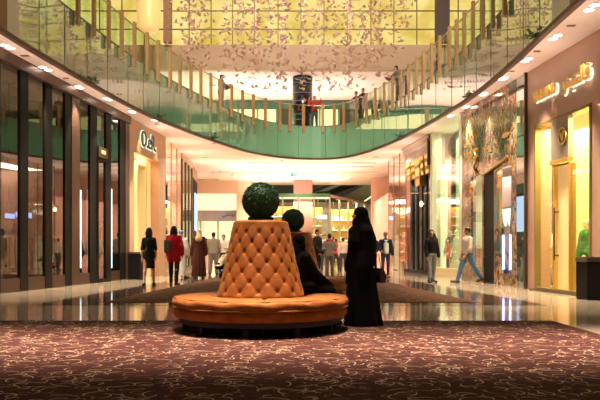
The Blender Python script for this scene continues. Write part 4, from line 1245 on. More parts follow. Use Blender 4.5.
wallseg(Face((-6.4,43.6),(-7.1,48)), 0, 4.4, 0, .2, 0, HT, 'wall_lobby_1', M_white)

# ---------- far end, bright white shop with grey sign band
F6 = Face((-7.1, 48), (-4.35, 48)); 
F6b = Face((-7.1, 48), (-3.4, 48)); S6 = Store(F6b, 'storefront', 'bright cream shopfront with a steel band sign in Arabic at the far end')
uL, uR = 0, F6b.u(237)
zb0, zb1 = F6b.z(220.5, 0), F6b.z(210.5, 0)
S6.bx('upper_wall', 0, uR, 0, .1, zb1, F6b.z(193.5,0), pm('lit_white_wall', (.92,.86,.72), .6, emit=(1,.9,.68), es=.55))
S6.bx('header', 0, uR, -.25, .1, F6b.z(193.5,0), HT, pm('header_peach', (.68,.46,.33), .6))
sb = S6.bx('sign_band', 0, uR, -.18, 0, zb0, zb1, pm('steel_band', (.42,.36,.38), .3, metal=.7, var=.4, scale=1.2))
S6.text('lettering', '\uFEF2\uFEB8\uFE97\uFEEE\uFEDF', (F6b.u(222,-.2), F6b.u(235,-.2), zb0+.16, zb1-.16), -.22, -.18, M_black, sb)
S6.bx('lit_back_panel', 0, uR, .8, .85, 0, zb0, pm('lit_pale_back', (.9,.86,.7), .6, emit=(1,.92,.68), es=.75))
for px in (200.5, 218, 236): S6.bx('frame_post', F6b.u(px)-.06, F6b.u(px)+.06, -.04, .06, 0, zb0, pm('olive_post', (.42,.42,.2), .5))
S6.bx('glass', 0, uR, 0, .02, .1, zb0, M_clear)
S6.bx('stone_pier', uR, F6b.u(251), -.3, .3, 0, HT, pm('peach_pier', (.72,.5,.36), .6))
for px, d, lab in ((207,.45,'pale mannequin in the cream shop window nearer the blue screen'),(229,.45,'pale mannequin in the cream shop window nearer the peach pier')):
    mannequin(S6, F6b.u(px,d), d, 1.7, 0, cloth('mqc', (.6,.45,.35)), lab, kind='dress')

# ---------- round column at the far end
cc = P(303, 0, 47.0); m = MB(); m.lathe([(.64,0),(.64,H1-.09)], 40, (cc.x, cc.y+.5, 0)); tag(m.build('column_far', pm('rose_column', (.36,.19,.16), .5), smooth=True), kind='structure')

# ---------- glass pavilion shop
k0 = P(251,0,44); k1 = P(330,0,44); k2 = P(372,0,51.5)
HK = 4.38
G1 = Face((k0.x,44),(k1.x,44)); G2 = Face((k1.x,44),(k2.x,51.5))
S7 = Store(G1, 'glass_pavilion', 'glass-walled shop with a green top edge and gold shelves behind the sofas', 'shop')
M_gtop = pm('green_edge', (.07,.15,.07), .4)
S7.bx('top_edge', -.05, G1.L+.05, -.05, .10, HK, HK+.22, M_gtop); S7.bx('lit_header', 0, G1.L, 0, .06, HK-.12, HK, pm('pale_head', (.8,.8,.6), .5, emit=(1,.95,.7), es=.5))
for k in range(6): S7.bx('mullion', G1.L*k/5-.04, G1.L*k/5+.04, -.04, .06, 0, HK, pm('champagne', (.55,.48,.32), .35, metal=.5))
S7.bx('glass', 0, G1.L, 0, .02, 0, HK-.1, M_clear)
ang = math.atan2(G2.t.y, G2.t.x)
def g2box(name, u0, u1, d0, d1, z0, z1, mat):
    m = MB(); a = [G2.w(u0,d0)-G1.A, G2.w(u1,d0)-G1.A, G2.w(u1,d1)-G1.A, G2.w(u0,d1)-G1.A]; m.prism([Vector((p.x,p.y,z0)) for p in a], (0,0,z1-z0)); return m.build(name, mat, S7.o)
g2box('top_edge', 0, G2.L, -.04, .1, HK, HK+.14, pm('rose_edge', (.42,.32,.28), .4)); g2box('glass', 0, G2.L, 0, .02, 0, HK, M_clear)
for k in range(1, 6): g2box('mullion', G2.L*k/5-.04, G2.L*k/5+.04, -.04, .06, 0, HK, MATS['champagne'])
m = MB(); m.box(k0.x, k2.x+.5, 51.9, 52.1, 0, 4.6); tag(m.build('wall_pavilion', pm('pavilion_back', (.42,.43,.38), .6, var=.6, scale=2.2)), kind='structure')
def shelf_unit(px, Y, wd, n, lab, seed):
    p = P(px, 0, Y); r = thing('shelf_unit', lab, 'shelves', (p.x, Y, 0)); m = MB()
    for x in (-wd/2, wd/2): m.box(x-.03, x+.03, -.2, .2, 0, 4.0)
    m.box(-wd/2, wd/2, .17, .2, 0, 4.0); m.build('frame', M_gold, r)
    rr = random.Random(seed)
    for k in range(n):
        z = .3+k*3.6/n; m = MB(); m.box(-wd/2, wd/2, -.2, .2, z, z+.04); m.build('shelf', pm('shelf_glow', (.8,.78,.68), .4, emit=(1,.93,.78), es=.5), r)
        x = -wd/2+.15
        while x < wd/2-.1:
            hh = rr.uniform(.12,.36); ww = rr.uniform(.05,.12); m = MB()
            kind = rr.random(); c = rr.choice([('gold',(.8,.55,.2)),('white',(.85,.8,.75)),('teal',(.1,.3,.28)),('amber',(.6,.25,.06)),('rose',(.7,.35,.3)),('dark',(.04,.03,.03))])
            if kind < .5: m.lathe([(ww*.9,0),(ww,.02),(ww,hh*.6),(ww*.35,hh*.75),(ww*.35,hh)], 12)
            else: m.lathe([(ww*.4,0),(ww*.9,hh*.3),(ww,hh*.7),(ww*.6,hh)], 12)
            o = m.build('vase', pm('ware_'+c[0], c[1], .25, metal=.2)); o.location = (p.x+x, Y, z+.04)
            tag(o, c[0]+' vase on the '+lab, 'vase', 'ware on the '+lab); x += rr.uniform(.25,.5)
    return r
shelf_unit(262, 49.6, 2.2, 6, 'gold shelf unit behind the nearer ball plant', 1)
shelf_unit(283, 47.5, 1.8, 6, 'gold shelf unit between the two ball plants', 2)
shelf_unit(311, 48.6, 1.5, 6, 'gold shelf unit beyond the farther sofa', 3)
shelf_unit(345, 50.9, 2.0, 5, 'gold shelf unit behind the slanting glass wall', 4)
for px, py, Y, lab in ((322,217,45,'blue-white glowing panel for an LED reflection on the glass pavilion near its corner'),(337,218,47.4,'blue-white glowing panel for an LED reflection in the slanting side of the pavilion'),(364,219,50.2,'blue-white glowing panel for an LED reflection near the far end of the slanting glass')):
    p = P(px,py,Y); r = thing('sign_and_reflection', lab, 'sign', p); m = MB(); m.box(-.32,.32,-.02,.02,-.13,.13,bev=.03); m.build('face', em('reflection_ice', (.45,.6,1), 3.2), r); m = MB(); m.cyl((-.25,.03,.1),(-.25,.03,HK-p.z),.008,seg=6); m.cyl((.25,.03,.1),(.25,.03,HK-p.z),.008,seg=6); m.build('hanger', M_steel, r)  # glowing panels added to imitate blue-white LED reflections
area('shop_light', (-.5, 47, 4.3), (6, 4), 800, (1,.85,.6))
area('shop_light', (3.2, 49.3, 4.3), (1.5, 2.5), 260, (1,.85,.6))
for k, (px, Y, c) in enumerate([(300,46.5,(.7,.2,.15)),(346,49.2,(.8,.5,.4)),(356,50,(.75,.72,.7))]):
    p = P(px,0,Y); mt = Store(Face((p.x,Y),(p.x+1,Y)), 'dummy_anchor', 'x', 'x'); bpy.data.objects.remove(mt.o); mt.o = None
    pp_ = Vector((p.x, Y, 0)); t = thing('mannequin', ['mannequin in a rust dress inside the glass pavilion by the second sofa','mannequin in a peach dress behind the slanting pavilion glass','mannequin in a pale dress at the far end of the slanting pavilion glass'][k], 'mannequin', pp_)
    f = Fig(1.75, female=True); f.skin(MATS['mannequin_white'], t, .014); f.robe(cloth('pav%d'%k, c), t, hem=.3, wide=.12, sleeve=False, name='dress', voxel=.014)

# ---------- escalators beyond the pavilion
def beam3(a, b, w_, h_, name, mat, parent):
    a, b = Vector(a), Vector(b); d = (b-a); s_ = Vector((d.y,-d.x,0)).normalized()*w_/2; up_ = Vector((0,0,h_))
    m = MB(); m.rings([[a-s_, a+s_, a+s_+up_, a-s_+up_], [b-s_, b+s_, b+s_+up_, b-s_+up_]]); return m.build(name, mat, parent)
M_escd = pm('escalator_dark', (.035,.045,.03), .45); M_escg = pm('escalator_soffit', (.34,.36,.22), .5)
t = thing('escalator', 'dark escalator rising beyond the glass pavilion', 'escalator', (0,53,0))
a = P(322,198,53)-Vector((0,53,0)); b = P(366,180,57)-Vector((0,53,0))
beam3(a, b, 1.0, .5, 'truss', M_escd, t); beam3(a+Vector((-.9,0,.1)), b+Vector((-.9,0,.1)), .12, .12, 'handrail', M_escd, t); beam3(a+Vector((-1.7,0,.1)), b+Vector((-1.7,0,.1)), .10, .10, 'handrail', M_escd, t)
m = MB(); m.box(b.x-.3,b.x+.3,b.y-.2,b.y+.2,b.z,8.6); m.build('support', M_escd, t); m = MB(); m.box(a.x-.3,a.x+.3,a.y,a.y+.4,0,a.z+.2); m.build('support', M_escd, t)
t = thing('escalator', 'olive escalator underside with a thin light line above the pink wall', 'escalator', (0,52,0))
pts = [P(338,200,54),P(366,184,53),P(392,183,53),P(392,190,53),P(372,206,54)]
m = MB(); m.prism([p-Vector((0,52,0)) for p in pts], (0,.5,0)); m.build('soffit', M_escg, t)
m = MB(); m.tube([P(362,203,53.0)-Vector((0,52.12,0)), P(389,184.5,52.6)-Vector((0,52.12,0))], .045, 8); m.build('light_line', em('line_lime', (.9,1,.5), 1.6), t)
m = MB(); m.box(5.3,5.6,1.5,2.0,0,5.0); m.build('support', M_escg, t)
area('far_hall_light', (0, 58, 8.5), (14, 8), 260, (1,.85,.6))

# ---------- pink wall
m = MB(); m.box(4.80, 5.0, 38.0, 46.2, 0, 4.14); tag(m.build('wall_pink', pm('pink_paint', (.85,.42,.34), .55)), kind='structure')
m = MB(); m.box(4.74, 5.05, 46.2, 46.45, 0, 4.25); tag(m.build('trim_16', M_black), kind='structure')
spot('pink_wash', (2.6, 42, H1-.15), (4.9, 42.5, 2.0), 420, 100, (1,.72,.6), .8)

# ---------- right side
RA = Face((4.8,37.9),(5.05,33.4)); SA = Store(RA, 'storefront', 'frameless glass shopfront with chandelier and coral dresses before the pink wall')
SA.bx('glass', .03, RA.L-.03, 0, .02, .05, H1-.02, glass('clear_reflective', (.95,.93,.9), .10, 1.55))
for k in range(4): SA.bx('glass_joint', RA.L*k/3-.015, RA.L*k/3+.015, -.02, .03, 0, HT, pm('joint_brown', (.25,.17,.13), .5))
wallseg(RA, 0, RA.L, 2.2, 2.3, 0, HT, 'wall_shop_6', pm('coral_wall', (.85,.52,.42), .6))
wallseg(RA, -8, -7.9, .3, 2.2, 0, HT, 'wall_shop_7', MATS['coral_wall']); wallseg(RA, -8, 0, 2.2, 2.3, 0, HT, 'wall_shop_14', MATS['coral_wall'])
for px, d, c, lab, kd in ((397,.25,(.85,.8,.76),'mannequin in a white gown in the glass shopfront nearer the pink wall','gown'),(403.5,.36,(.85,.32,.24),'mannequin in a coral dress in the glass shopfront beside the black columns','dress')):
    mannequin(SA, RA.u(px,d), d, 1.8, -60, cloth('mqa%d'%px, c), lab, kind=kd)
u, z_ = RA.uz(400, 207, .7); p = SA.world(u, .9, z_)
r = thing('chandelier', 'sparkling glass chandelier in the coral shop', 'chandelier', p); mb = MB(); rr = random.Random(5)
for k in range(150):
    a = rr.uniform(0,2*PI); q = rr.uniform(.1,.75); mb.ell((q*math.cos(a), q*math.sin(a), -.35*(1-q)+rr.uniform(-.12,.12)), (.03,.03,.05), 6, 4)
tag(mb.build('crystals', pm('crystal', (.9,.9,.85), .1, emit=(1,.95,.85), es=1.2), r), kind='stuff'); mb = MB(); mb.cyl((0,0,0),(0,0,H1-z_),.012,seg=6)
for k in range(24): mb.cyl((0,0,.25), (.75*math.cos(k*PI/12), .75*math.sin(k*PI/12), 0), .006, seg=4)
mb.build('frame', M_gold, r)
area('shop_light', SA.world(RA.L/2, 1.2, 5.6), (1.5, 4), 230, (1,.8,.65))

M_ebony = pm('ebony', (.006,.006,.006), .5, spec=.15)
# ---------- black columned storefront
RB = Face((5.05,33.4),(5.5,29.1)); SB = Store(RB, 'storefront', 'storefront with black columns, gold capitals and a lilac cornice')
zc0 = RB.z(162, .3)
M_lil = pm('lilac_plaster', (.58,.44,.42), .5)
zc = 5.12
SB.bx('entablature', 0, RB.L, -.05, .4, zc-.05, H1-.35, M_lil)
m = MB(); prof = [(-.05,H1-.35),(-.12,H1-.30),(-.14,H1-.22),(-.17,H1-.12),(-.22,H1-.08),(-.22,H1-.01),(.2,H1-.01),(.2,H1-.35)]
m.rings([[Vector((u_, d, z)) for d, z in prof] for u_ in (0, RB.L)]); SB.add('cornice', m, M_lil)
SB.bx('end_post', RB.L-.22, RB.L, -.16, .3, 4.6, H1-.01, M_ebony)
def capital(u, w_, zt, zb_, par):
    m = MB(); r = []
    for k in range(7):
        t = k/6; ww = w_*(.75+.35*t**1.5); r.append([Vector((u+ww/2*sx, (-.06-.05*t) if sy < 0 else .3, zb_+(zt-zb_)*t)) for sx, sy in ((-1,-1),(1,-1),(1,1),(-1,1))])
    m.rings(r)
    for k in range(5):
        for q in range(2):
            m.ell((u-w_/2+w_*(k+.5)/5, -.08-.02*q, zb_+(zt-zb_)*(.3+.4*q)), (w_*.10,.04,.09), 8, 6)
    return m.build('capital', M_gold, par)
cols = [(408.2,412),(413,416.4),(421.8,425.2),(426.5,430.5)]
for a, b in cols:
    u0, u1 = RB.u(a), RB.u(b); uc = (u0+u1)/2; w_ = min(u1-u0, .95)
    m = MB(); m.lathe([(w_*.5,0),(w_*.5,.18),(w_*.42,.2),(w_*.44,2.2),(w_*.38,4.3)], 28, (uc, .12, 0), sy=.32); c_ = SB.add('column', m, M_ebony, smooth=True)
    m = MB(); m.lathe([(w_*.455,0),(w_*.455,.05)], 28, (uc, .12, RB.z(194, uc)), sy=.36); SB.add('ring', m, M_steel, c_, True)
    capital(uc, w_, zc, 4.3, c_)
uc = RB.u(419); 
SB.bx('door_arch_panel', RB.u(416.6), RB.u(421.4), .30, .4, 0, 4.5, pm('mauve_back', (.4,.32,.32), .4))
m = MB(); wd = (RB.u(421)-RB.u(417.2))/2; pts = [(uc-wd,.24,0),(uc+wd,.24,0)]+[(uc+wd*math.cos(a), .24, 3.2+1.0*math.sin(a)**1.0) for a in [PI*k/14 for k in range(15)]]
m.prism(pts, (0,.05,0)); dr = SB.add('door', m, M_ebony)
m = MB(); m.ell((uc, .1, 3.1), (.09,.07,.14), 10, 8); m.box(uc-.02,uc+.02,.1,.24,3.08,3.12); SB.add('wall_lamp', m, em('lamp_amber', (1,.7,.35), 3), dr, True)
capital(uc, .8, zc, 3.9, SB.o)
SB.bx('plinth', 0, RB.L, -.1, .4, 0, .16, M_ebony)
for a, b in ((412,413),(416.4,417),(425.2,426.5)): SB.bx('mirror_strip', RB.u(a), RB.u(b), .25, .3, .16, 4.6, pm('mirror_silver', (.75,.72,.68), .08, metal=1))
wallseg(RB, 0, RB.L, .42, .55, 0, HT, 'wall_shop_8', M_lil)

# ---------- green-white glass storefront
RC = Face((5.5,29.1),(5.65,24.4)); SC_ = Store(RC, 'storefront', 'pale green glass shopfront with white curtains beside the mosaic storefront')
SC_.bx('pillar', 0, RC.u(434.5), -.1, .3, 0, HT, pm('ivory_pillar', (.82,.76,.62), .5)); SC_.bx('pillar', RC.L-.18, RC.L, -.06, .2, 0, HT, pm('ivory_pillar', (.8,.7,.6), .5))
SC_.bx('glass', RC.u(434.5), RC.L-.18, 0, .02, .35, H1-.02, glass('mint_glass', (.86,.98,.86), .10, 1.6))
SC_.bx('plinth', RC.u(434.5), RC.L-.18, -.04, .3, 0, .35, M_cream)
SC_.bx('lit_column_panel', RC.u(440.5,.2), RC.u(446,.2), .2, .26, 0.35, RC.z(166,RC.u(444,.2),.2), pm('lit_ivory', (.95,.95,.8), .4, emit=(1,1,.72), es=.9))
mb = MB(); N_ = 120; r_ = []
for k in range(N_+1):
    x = .1+(RC.L-.2)*k/N_; r_.append((x, 1.0+.06*math.sin(k*.9)+.03*math.sin(k*2.3)))
for (xa, da), (xb, db) in zip(r_, r_[1:]): mb.quad((xa,da,.1),(xb,db,.1),(xb,db,H1-.05),(xa,da,H1-.05))
SC_.add('curtain', mb, pm('mint_curtain_glow', (.72,.74,.62), .8, emit=(.9,1,.75), es=.06), smooth=True)  # faint glow put into the cloth to brighten it
for px, d, c, lab, kd in ((450,.34,(.07,.08,.09),'mannequin in a dark grey coat behind the pale green glass','coat'),(456.5,.34,(.85,.85,.85),'mannequin in a white gown behind the pale green glass, nearer the mosaic','gown'),(438,.34,(.7,.74,.66),'mannequin in a pale dress behind the green glass next to the ivory pillar','dress')):
    mannequin(SC_, max(.45,RC.u(px,d)), d, 1.75, -70, cloth('mqg%d'%px, c), lab, kind=kd, z=.05)
SC_.bx('rose_display_band', RC.u(457,.75), RC.L-.2, .75, .8, .3, 1.1, pm('rose_band', (.6,.22,.18), .6))
wallseg(RC, 0, RC.L, 1.3, 1.4, 0, HT, 'wall_shop_9', pm('mint_wall', (.6,.75,.6), .6))
area('shop_light', SC_.world(RC.L/2, .6, 5.6), (.9, 4), 100, (1,.92,.7))

# ---------- mosaic storefront + gold-lettered storefront share one line
RD = Face((5.65,24.4),(6.62,14.7))
def mosaic():
    m, nt, out = nodes('glass_mosaic')
    N = nt.nodes.new; Lk = nt.links.new
    tc = N('ShaderNodeTexCoord'); mp = N('ShaderNodeMapping'); mp.inputs['Scale'].default_value = (17,17,7); Lk(tc.outputs['Object'], mp.inputs[0])
    v = N('ShaderNodeTexVoronoi'); Lk(mp.outputs[0], v.inputs[0]); v.inputs['Scale'].default_value = 1.0
    sp_ = N('ShaderNodeSeparateColor'); Lk(v.outputs['Color'], sp_.inputs[0])
    n = N('ShaderNodeTexNoise'); n.inputs['Scale'].default_value = .75; n.inputs['Detail'].default_value = 2; n.inputs['Distortion'].default_value = 1.0; Lk(tc.outputs['Object'], n.inputs[0])
    a = N('ShaderNodeMath'); a.operation = 'MULTIPLY_ADD'; a.inputs[1].default_value = .42; Lk(sp_.outputs[0], a.inputs[0])
    s_ = N('ShaderNodeMath'); s_.operation = 'MULTIPLY_ADD'; s_.inputs[1].default_value = 1.9; s_.inputs[2].default_value = -.68; Lk(n.outputs[0], s_.inputs[0]); Lk(s_.outputs[0], a.inputs[2])
    r = N('ShaderNodeValToRGB'); r.color_ramp.interpolation = 'CONSTANT'
    cs = [(0,(.05,.22,.17)),(.14,(.30,.10,.10)),(.26,(.06,.16,.15)),(.36,(.50,.22,.06)),(.46,(.08,.04,.035)),(.55,(.45,.30,.24)),(.65,(.70,.36,.08)),(.74,(.12,.26,.20)),(.83,(.60,.45,.40)),(.92,(.28,.05,.06))]
    el = r.color_ramp.elements; el[0].position = 0; el[0].color = (*cs[0][1],1); el[1].position = .14; el[1].color = (*cs[1][1],1)
    for p_, c in cs[2:]: e = el.new(p_); e.color = (*c,1)
    Lk(a.outputs[0], r.inputs[0])
    b = N('ShaderNodeBsdfPrincipled'); b.inputs['Roughness'].default_value = .14; b.inputs['Metallic'].default_value = .5; b.inputs['Specular IOR Level'].default_value = .9
    Lk(r.outputs[0], b.inputs['Base Color'])
    bp = N('ShaderNodeBump'); bp.inputs['Strength'].default_value = .5; bp.inputs['Distance'].default_value = .03; Lk(sp_.outputs[1], bp.inputs['Height']); Lk(bp.outputs[0], b.inputs['Normal'])
    Lk(b.outputs[0], out.inputs[0]); return m
M_mos = mosaic()
SD = Store(RD, 'storefront', 'storefront clad in colourful glass mosaic with a tall black doorway')
uM0, uM1 = 0, RD.u(518); 
zl = lambda px, py: RD.z(py, RD.u(px))
zA = zl(470,183); zB = zl(510,173); zm = 3.35
w1a, w1b = RD.u(471.5), RD.u(482.5); w2a, w2b = RD.u(484), RD.u(494.5); w3a, w3b = RD.u(497.5), RD.u(512)
m = MB(); m.box(0, uM1, -.02, .15, 3.5, HT)
m.box(0, w1a, -.02, .15, 0, 3.5); m.box(w1b, w2a, -.02, .15, 0, 3.5); m.box(w2b, w3a, -.02, .15, 0, 3.5); m.box(w3b, uM1, -.02, .15, 0, 3.5)
m.box(w1a, w1b, -.02,.15,0,.5); m.box(w3a, w3b, -.02,.15,0,.35)
SD.add('mosaic_cladding', m, M_mos)
dr = SD.bx('door', w2a, w2b, .0, .08, 0, 3.5, M_black)
SD.bx('handle', w2a+.12, w2a+.15, -.08, -.05, .8, 1.8, M_gold, dr)
for a, b, z0 in ((w1a,w1b,.5),(w3a,w3b,.35)):
    SD.bx('glass', a, b, .02, .04, z0, 3.5, M_clear)
wallseg(RD, 0, uM1, .95, 1.0, 0, HT, 'wall_shop_10', pm('lilac_wall', (.55,.4,.42), .6))
area('shop_light', SD.world(uM1/2-.5, .6, 3.45), (.6, 4), 70, (1,.85,.75))
# swirling gold ribbons on the mosaic
for pts_, lab in (([(474,152),(476,160),(473,168),(477,176)],0),([(481,176),(488,171),(495,166),(503,160),(507,156)],1)):
    q = [RD.uz(px, py, -.08) for px, py in pts_]; m = MB(); m.tube([(u, -.06, z) for u, z in q], [.015+.028*math.sin(PI*(k+.3)/len(q)) for k in range(len(q))], 8); SD.add('gold_relief', m, M_gold, smooth=True)
for px, py, w_, h_ in ((475,150,.55,.14),(475,157,.4,.12),(505,135,.6,.16),(475,165,.45,.3)):
    u, z = RD.uz(px, py, -.05); m = MB(); m.ell((u,-.03,z), (w_/2,.03,h_/2), 14, 8); SD.add('gold_relief', m, M_gold, smooth=True)
# display of white bags & LED frame
u, z = RD.uz(506, 218, .3); p = SD.world(u, .3, z)
r = thing('lit_display', 'bright white lit display panel in the mosaic storefront window', 'display', p, SD.o.rotation_euler.z); m = MB()
m.prism([(-.30,0,.28),(.30,0,.28),(.22,0,-.25),(.04,0,.05),(0,0,-.2),(-.08,0,-.26),(-.22,0,-.1)], (0,.03,0)); m.build('screen', em('disp_white', (.95,1,.95), 1.6), r); m = MB(); m.box(-.38,.38,.03,.06,-.62,.34); m.box(-.03,.03,.03,.05,-z+.02,-.6); m.build('backboard', pm('board_grey', (.2,.22,.2), .5), r)
u0, z1 = RD.uz(502, 235, .25); u1, z0 = RD.uz(510.5, 270, .25); p = SD.world((u0+u1)/2, .27, 0); hw = (u1-u0)/2
r = thing('neon_frame', 'violet-blue neon uprights in the mosaic storefront window', 'neon light', p, SD.o.rotation_euler.z)
for sg in (-1, 1):
    m = MB(); m.box(sg*hw*.8-.03, sg*hw*.8+.03, -.02, .02, z0, z1); m.build('tube', em('neon_violet', (.45,.45,1), 6), r)
m = MB(); m.box(-hw, hw, .03, .06, z0-.3, z1+.05); m.box(-hw,hw,-.02,.06,0.0,z0-.1); m.build('backboard', pm('navy_board', (.03,.04,.10), .4), r)
# green glass pier
ug0, ug1 = RD.u(518), RD.u(528.3)
SG = Store(Face(RD.w(ug0).xy, RD.w(ug1).xy), 'glass_pier', 'narrow sea-green glass pier between the mosaic and the gold-lettered storefront', 'pier'); gl = ug1-ug0
SG.bx('glass_cladding', 0, gl-.06, -.04, .2, 0, HT, glossmix('sea_glass', (.12,.22,.17), 2.2, .12)); SG.bx('edge_strip', gl-.06, gl, -.10, .2, 0, HT, M_bronze)
for z in (1.2,2.6,4.2): SG.bx('joint', 0, gl-.06, -.045, -.04, z, z+.02, M_black)

# ---------- gold lettered storefront
RE = Face(RD.w(ug1).xy, RD.w(RD.L).xy); SE = Store(RE, 'storefront', 'sand-coloured storefront with gold lettering in Latin and Arabic and yellow lit windows')
e0, e1 = RE.u(536), RE.u(592.5)
eL = RE.L+.6
zt = 4.52
zt = (RE.z(125, RE.u(536))+RE.z(104, RE.u(592)))/2
SE.bx('stone_header', 0, eL, -.02, .4, zt, HT, M_pinkst); SE.bx('stone_pier', 0, e0, -.02, .4, 0, zt, M_pinkst); SE.bx('stone_pier', e1, eL, -.02, .4, 0, zt, M_pinkst)
m = MB()
for (x0,x1,z0,z1) in ((e0,e0+.07,0,zt),(e1-.07,e1,0,zt),(e0,e1,zt-.07,zt),(e0,e1,0,.08)): m.box(x0,x1,-.05,.1,z0,z1)
SE.add('window_frame', m, pm('frame_olive', (.30,.22,.07), .4, metal=.4))
p0, p1 = RE.u(553.5), RE.u(570.5)
zs = RE.z(159, (p0+p1)/2)
SE.bx('glass', e0+.07, p0, .02, .04, .08, zt-.07, M_clear); SE.bx('glass', p1, e1-.07, .02, .04, .08, zt-.07, M_clear)
lp = SE.bx('logo_panel', p0, p1, -.06, .06, zs, zt-.05, pm('taupe_panel', (.36,.30,.24), .5))
uc, zc_ = RE.uz(561.5, 136, -.1); m = MB(); m.rings([[Vector((uc+r*math.cos(a), y, zc_+r*1.0*math.sin(a))) for a in [2*PI*k/28 for k in range(28)]] for r, y in ((.21,-.07),(.21,-.10),(.17,-.10),(.17,-.07))], closed=True, cap=False)
m.prism([(uc-.12,-.095,zc_+.10),(uc-.06,-.095,zc_+.10),(uc,-.095,zc_-.04),(uc+.06,-.095,zc_+.10),(uc+.12,-.095,zc_+.10),(uc+.03,-.095,zc_-.12),(uc-.03,-.095,zc_-.12)], (0,.03,0)); SE.add('logo', m, M_gold, lp)
SE.bx('canopy', p0-.02, p1+.02, -.09, .06, zs-.10, zs, M_gold)
dr = SE.bx('door', p0+.06, p1-.06, .08, .14, 0, zs-.14, pm('honey_door_glow', (.85,.62,.28), .35, var=.1, emit=(1,.62,.22), es=.38))  # glow put into the door material, as if lit from within
SE.bx('door_frame', p0, p0+.06, -.02, .14, 0, zs-.14, M_gold); SE.bx('door_frame', p1-.06, p1, -.02, .14, 0, zs-.14, M_gold)
m = MB(); uh = p0+.12; m.cyl((uh,-.04,.8),(uh,-.04,2.1),.018); m.box(uh-.01,uh+.01,-.04,.08,.9,.93); m.box(uh-.01,uh+.01,-.04,.08,1.98,2.01); SE.add('handle', m, M_bronze, dr)
SE.bx('threshold', e0, e1, -.2, .1, 0, .03, M_gran)
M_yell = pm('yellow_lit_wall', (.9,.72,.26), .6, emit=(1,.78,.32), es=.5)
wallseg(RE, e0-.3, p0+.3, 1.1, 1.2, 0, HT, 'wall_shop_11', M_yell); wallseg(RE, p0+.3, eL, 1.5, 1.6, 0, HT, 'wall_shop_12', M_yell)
area('shop_light', SE.world((e0+e1)/2, .55, zt-.1), (.8, 4.0), 330, (1,.84,.42))
mannequin(SE, RE.u(587,.7), .7, 1.8, -75, cloth('greencoat', (.05,.22,.05)), 'mannequin in a green coat in the yellow lit window by the black bin', kind='coat')
mannequin(SE, RE.u(548,.8), .8, 1.8, -75, cloth('sand', (.66,.5,.26)), 'mannequin in a sand dress in the yellow lit window nearer the sea-green pier', kind='dress')
# signs
M_let = pm('sign_gold', (.80,.48,.12), .3, metal=.7, emit=(1,.6,.15), es=.12); M_hw = em('halo_white', (1,.95,.75), 1.1)
ua_, ub_ = RE.u(533.6,-.12), RE.u(555.3,-.12); zq = (RE.z(101.5, ua_, -.12)+RE.z(94.5, ub_, -.12))/2; zr = (RE.z(92, ua_, -.12)+RE.z(82.5, ub_, -.12))/2
L1 = SE.text('lettering', 'VALENTINO', (ua_, ub_, zq, zr), -.14, -.10, M_let, bev=.02); SE.text('letter_halo', 'VALENTINO', (ua_+.03, ub_+.07, zq-.04, zr-.02), -.09, -.05, M_hw, L1, .0)
AR = '\uFEEE\uFEE8\uFEF4\uFE98\uFEE8\uFEDF\uFE8E\uFED3'
ua_, ub_ = RE.u(562.5,-.12), RE.u(589.2,-.12); zq = RE.z(90, RE.u(576,-.12), -.12); zr = RE.z(63.5, RE.u(585,-.12), -.12)
zq = (RE.z(98, ua_, -.12)+RE.z(80, ub_, -.12))/2 ; zr = RE.z(61, ub_, -.12)
L2 = SE.text('lettering', AR, (ua_, ub_, zq, zr), -.14, -.10, M_let, bev=.02); SE.text('letter_halo', AR, (ua_+.03, ub_+.07, zq-.04, zr-.03), -.09, -.05, M_hw, L2, .0)
for px in (546.5, 581):
    u = RE.u(px, -.2); spot('sign_wash', SE.world(u, -.20, H1-.10), SE.world(u, -.06, 3.2), 260, 36, (1,.8,.5), .35)
# black bin
p = P(591, 0, 15.2); p.z = 0
r = thing('litter_bin', 'tall black litter bin with a steel rim in front of the gold-lettered storefront', 'bin', (6.32, 15.35, 0), SE.o.rotation_euler.z)
r.location = ((590.5-300)/FL*14.9, 14.9, 0)
m = MB(); m.box(-.24,.24,-.2,.2,0,.80,bev=.008); m.build('body', M_matblk, r); m = MB(); m.box(-.25,.25,-.21,.21,.80,.90,bev=.006); m.build('rim', pm('rim_grey', (.16,.14,.12), .35, metal=.7), r); m = MB(); m.box(-.16,.16,-.12,.12,.90,.905); m.build('opening', M_black, r)
# ---------- next shop, mostly outside the frame
RF = Face((RE.w(RE.L+.6).x, RE.w(RE.L+.6).y), (7.7, 6)); SF_ = Store(RF, 'storefront', 'dark storefront at the very edge of the picture nearest the camera')
SF_.bx('head_fascia', 0, RF.L, -.05, .2, 5.3, HT, M_bronze); SF_.bx('glass', 0, RF.L, 0, .02, .3, 5.3, M_shop); SF_.bx('plinth', 0, RF.L, -.05, .2, 0, .3, M_bronze)
for k in range(7): SF_.bx('mullion', RF.L*k/6-.06, RF.L*k/6+.06, -.1, .1, 0, 5.3, M_black)
wallseg(RF, 0, RF.L, 2.5, 2.6, 0, HT, 'wall_shop_13', M_interior)

# ================================================================== UPPER LEVEL BACK
m = MB(); m.box(-15, 15, 45.4, 45.6, H2, H3); tag(m.build('wall_upper_back', pm('upper_back', (.30,.42,.34), .6)), kind='structure')
U = Face((-14,45.35),(14,45.35)); SU = Store(U, 'storefront', 'row of cream lit shop windows on the upper level under the pale ceiling', 'storefront'); SU.o.location.z = 0
SU.bx('teal_band', 0, 28, -.15, 0, H3-.55, H3-.12, pm('teal_band', (.06,.16,.13), .4))
rr = random.Random(8); x = .3
while x < 27:
    w_ = rr.choice([.9,1.1,1.6]); k = rr.random()
    mt = M_glow if k < .7 else (pm('upper_dark', (.05,.06,.05), .3) if k < .8 else pm('upper_teal', (.12,.3,.25), .4))
    SU.bx('window', x, x+w_, -.08, 0, H2+.1, H3-.6, mt); x += w_+.14
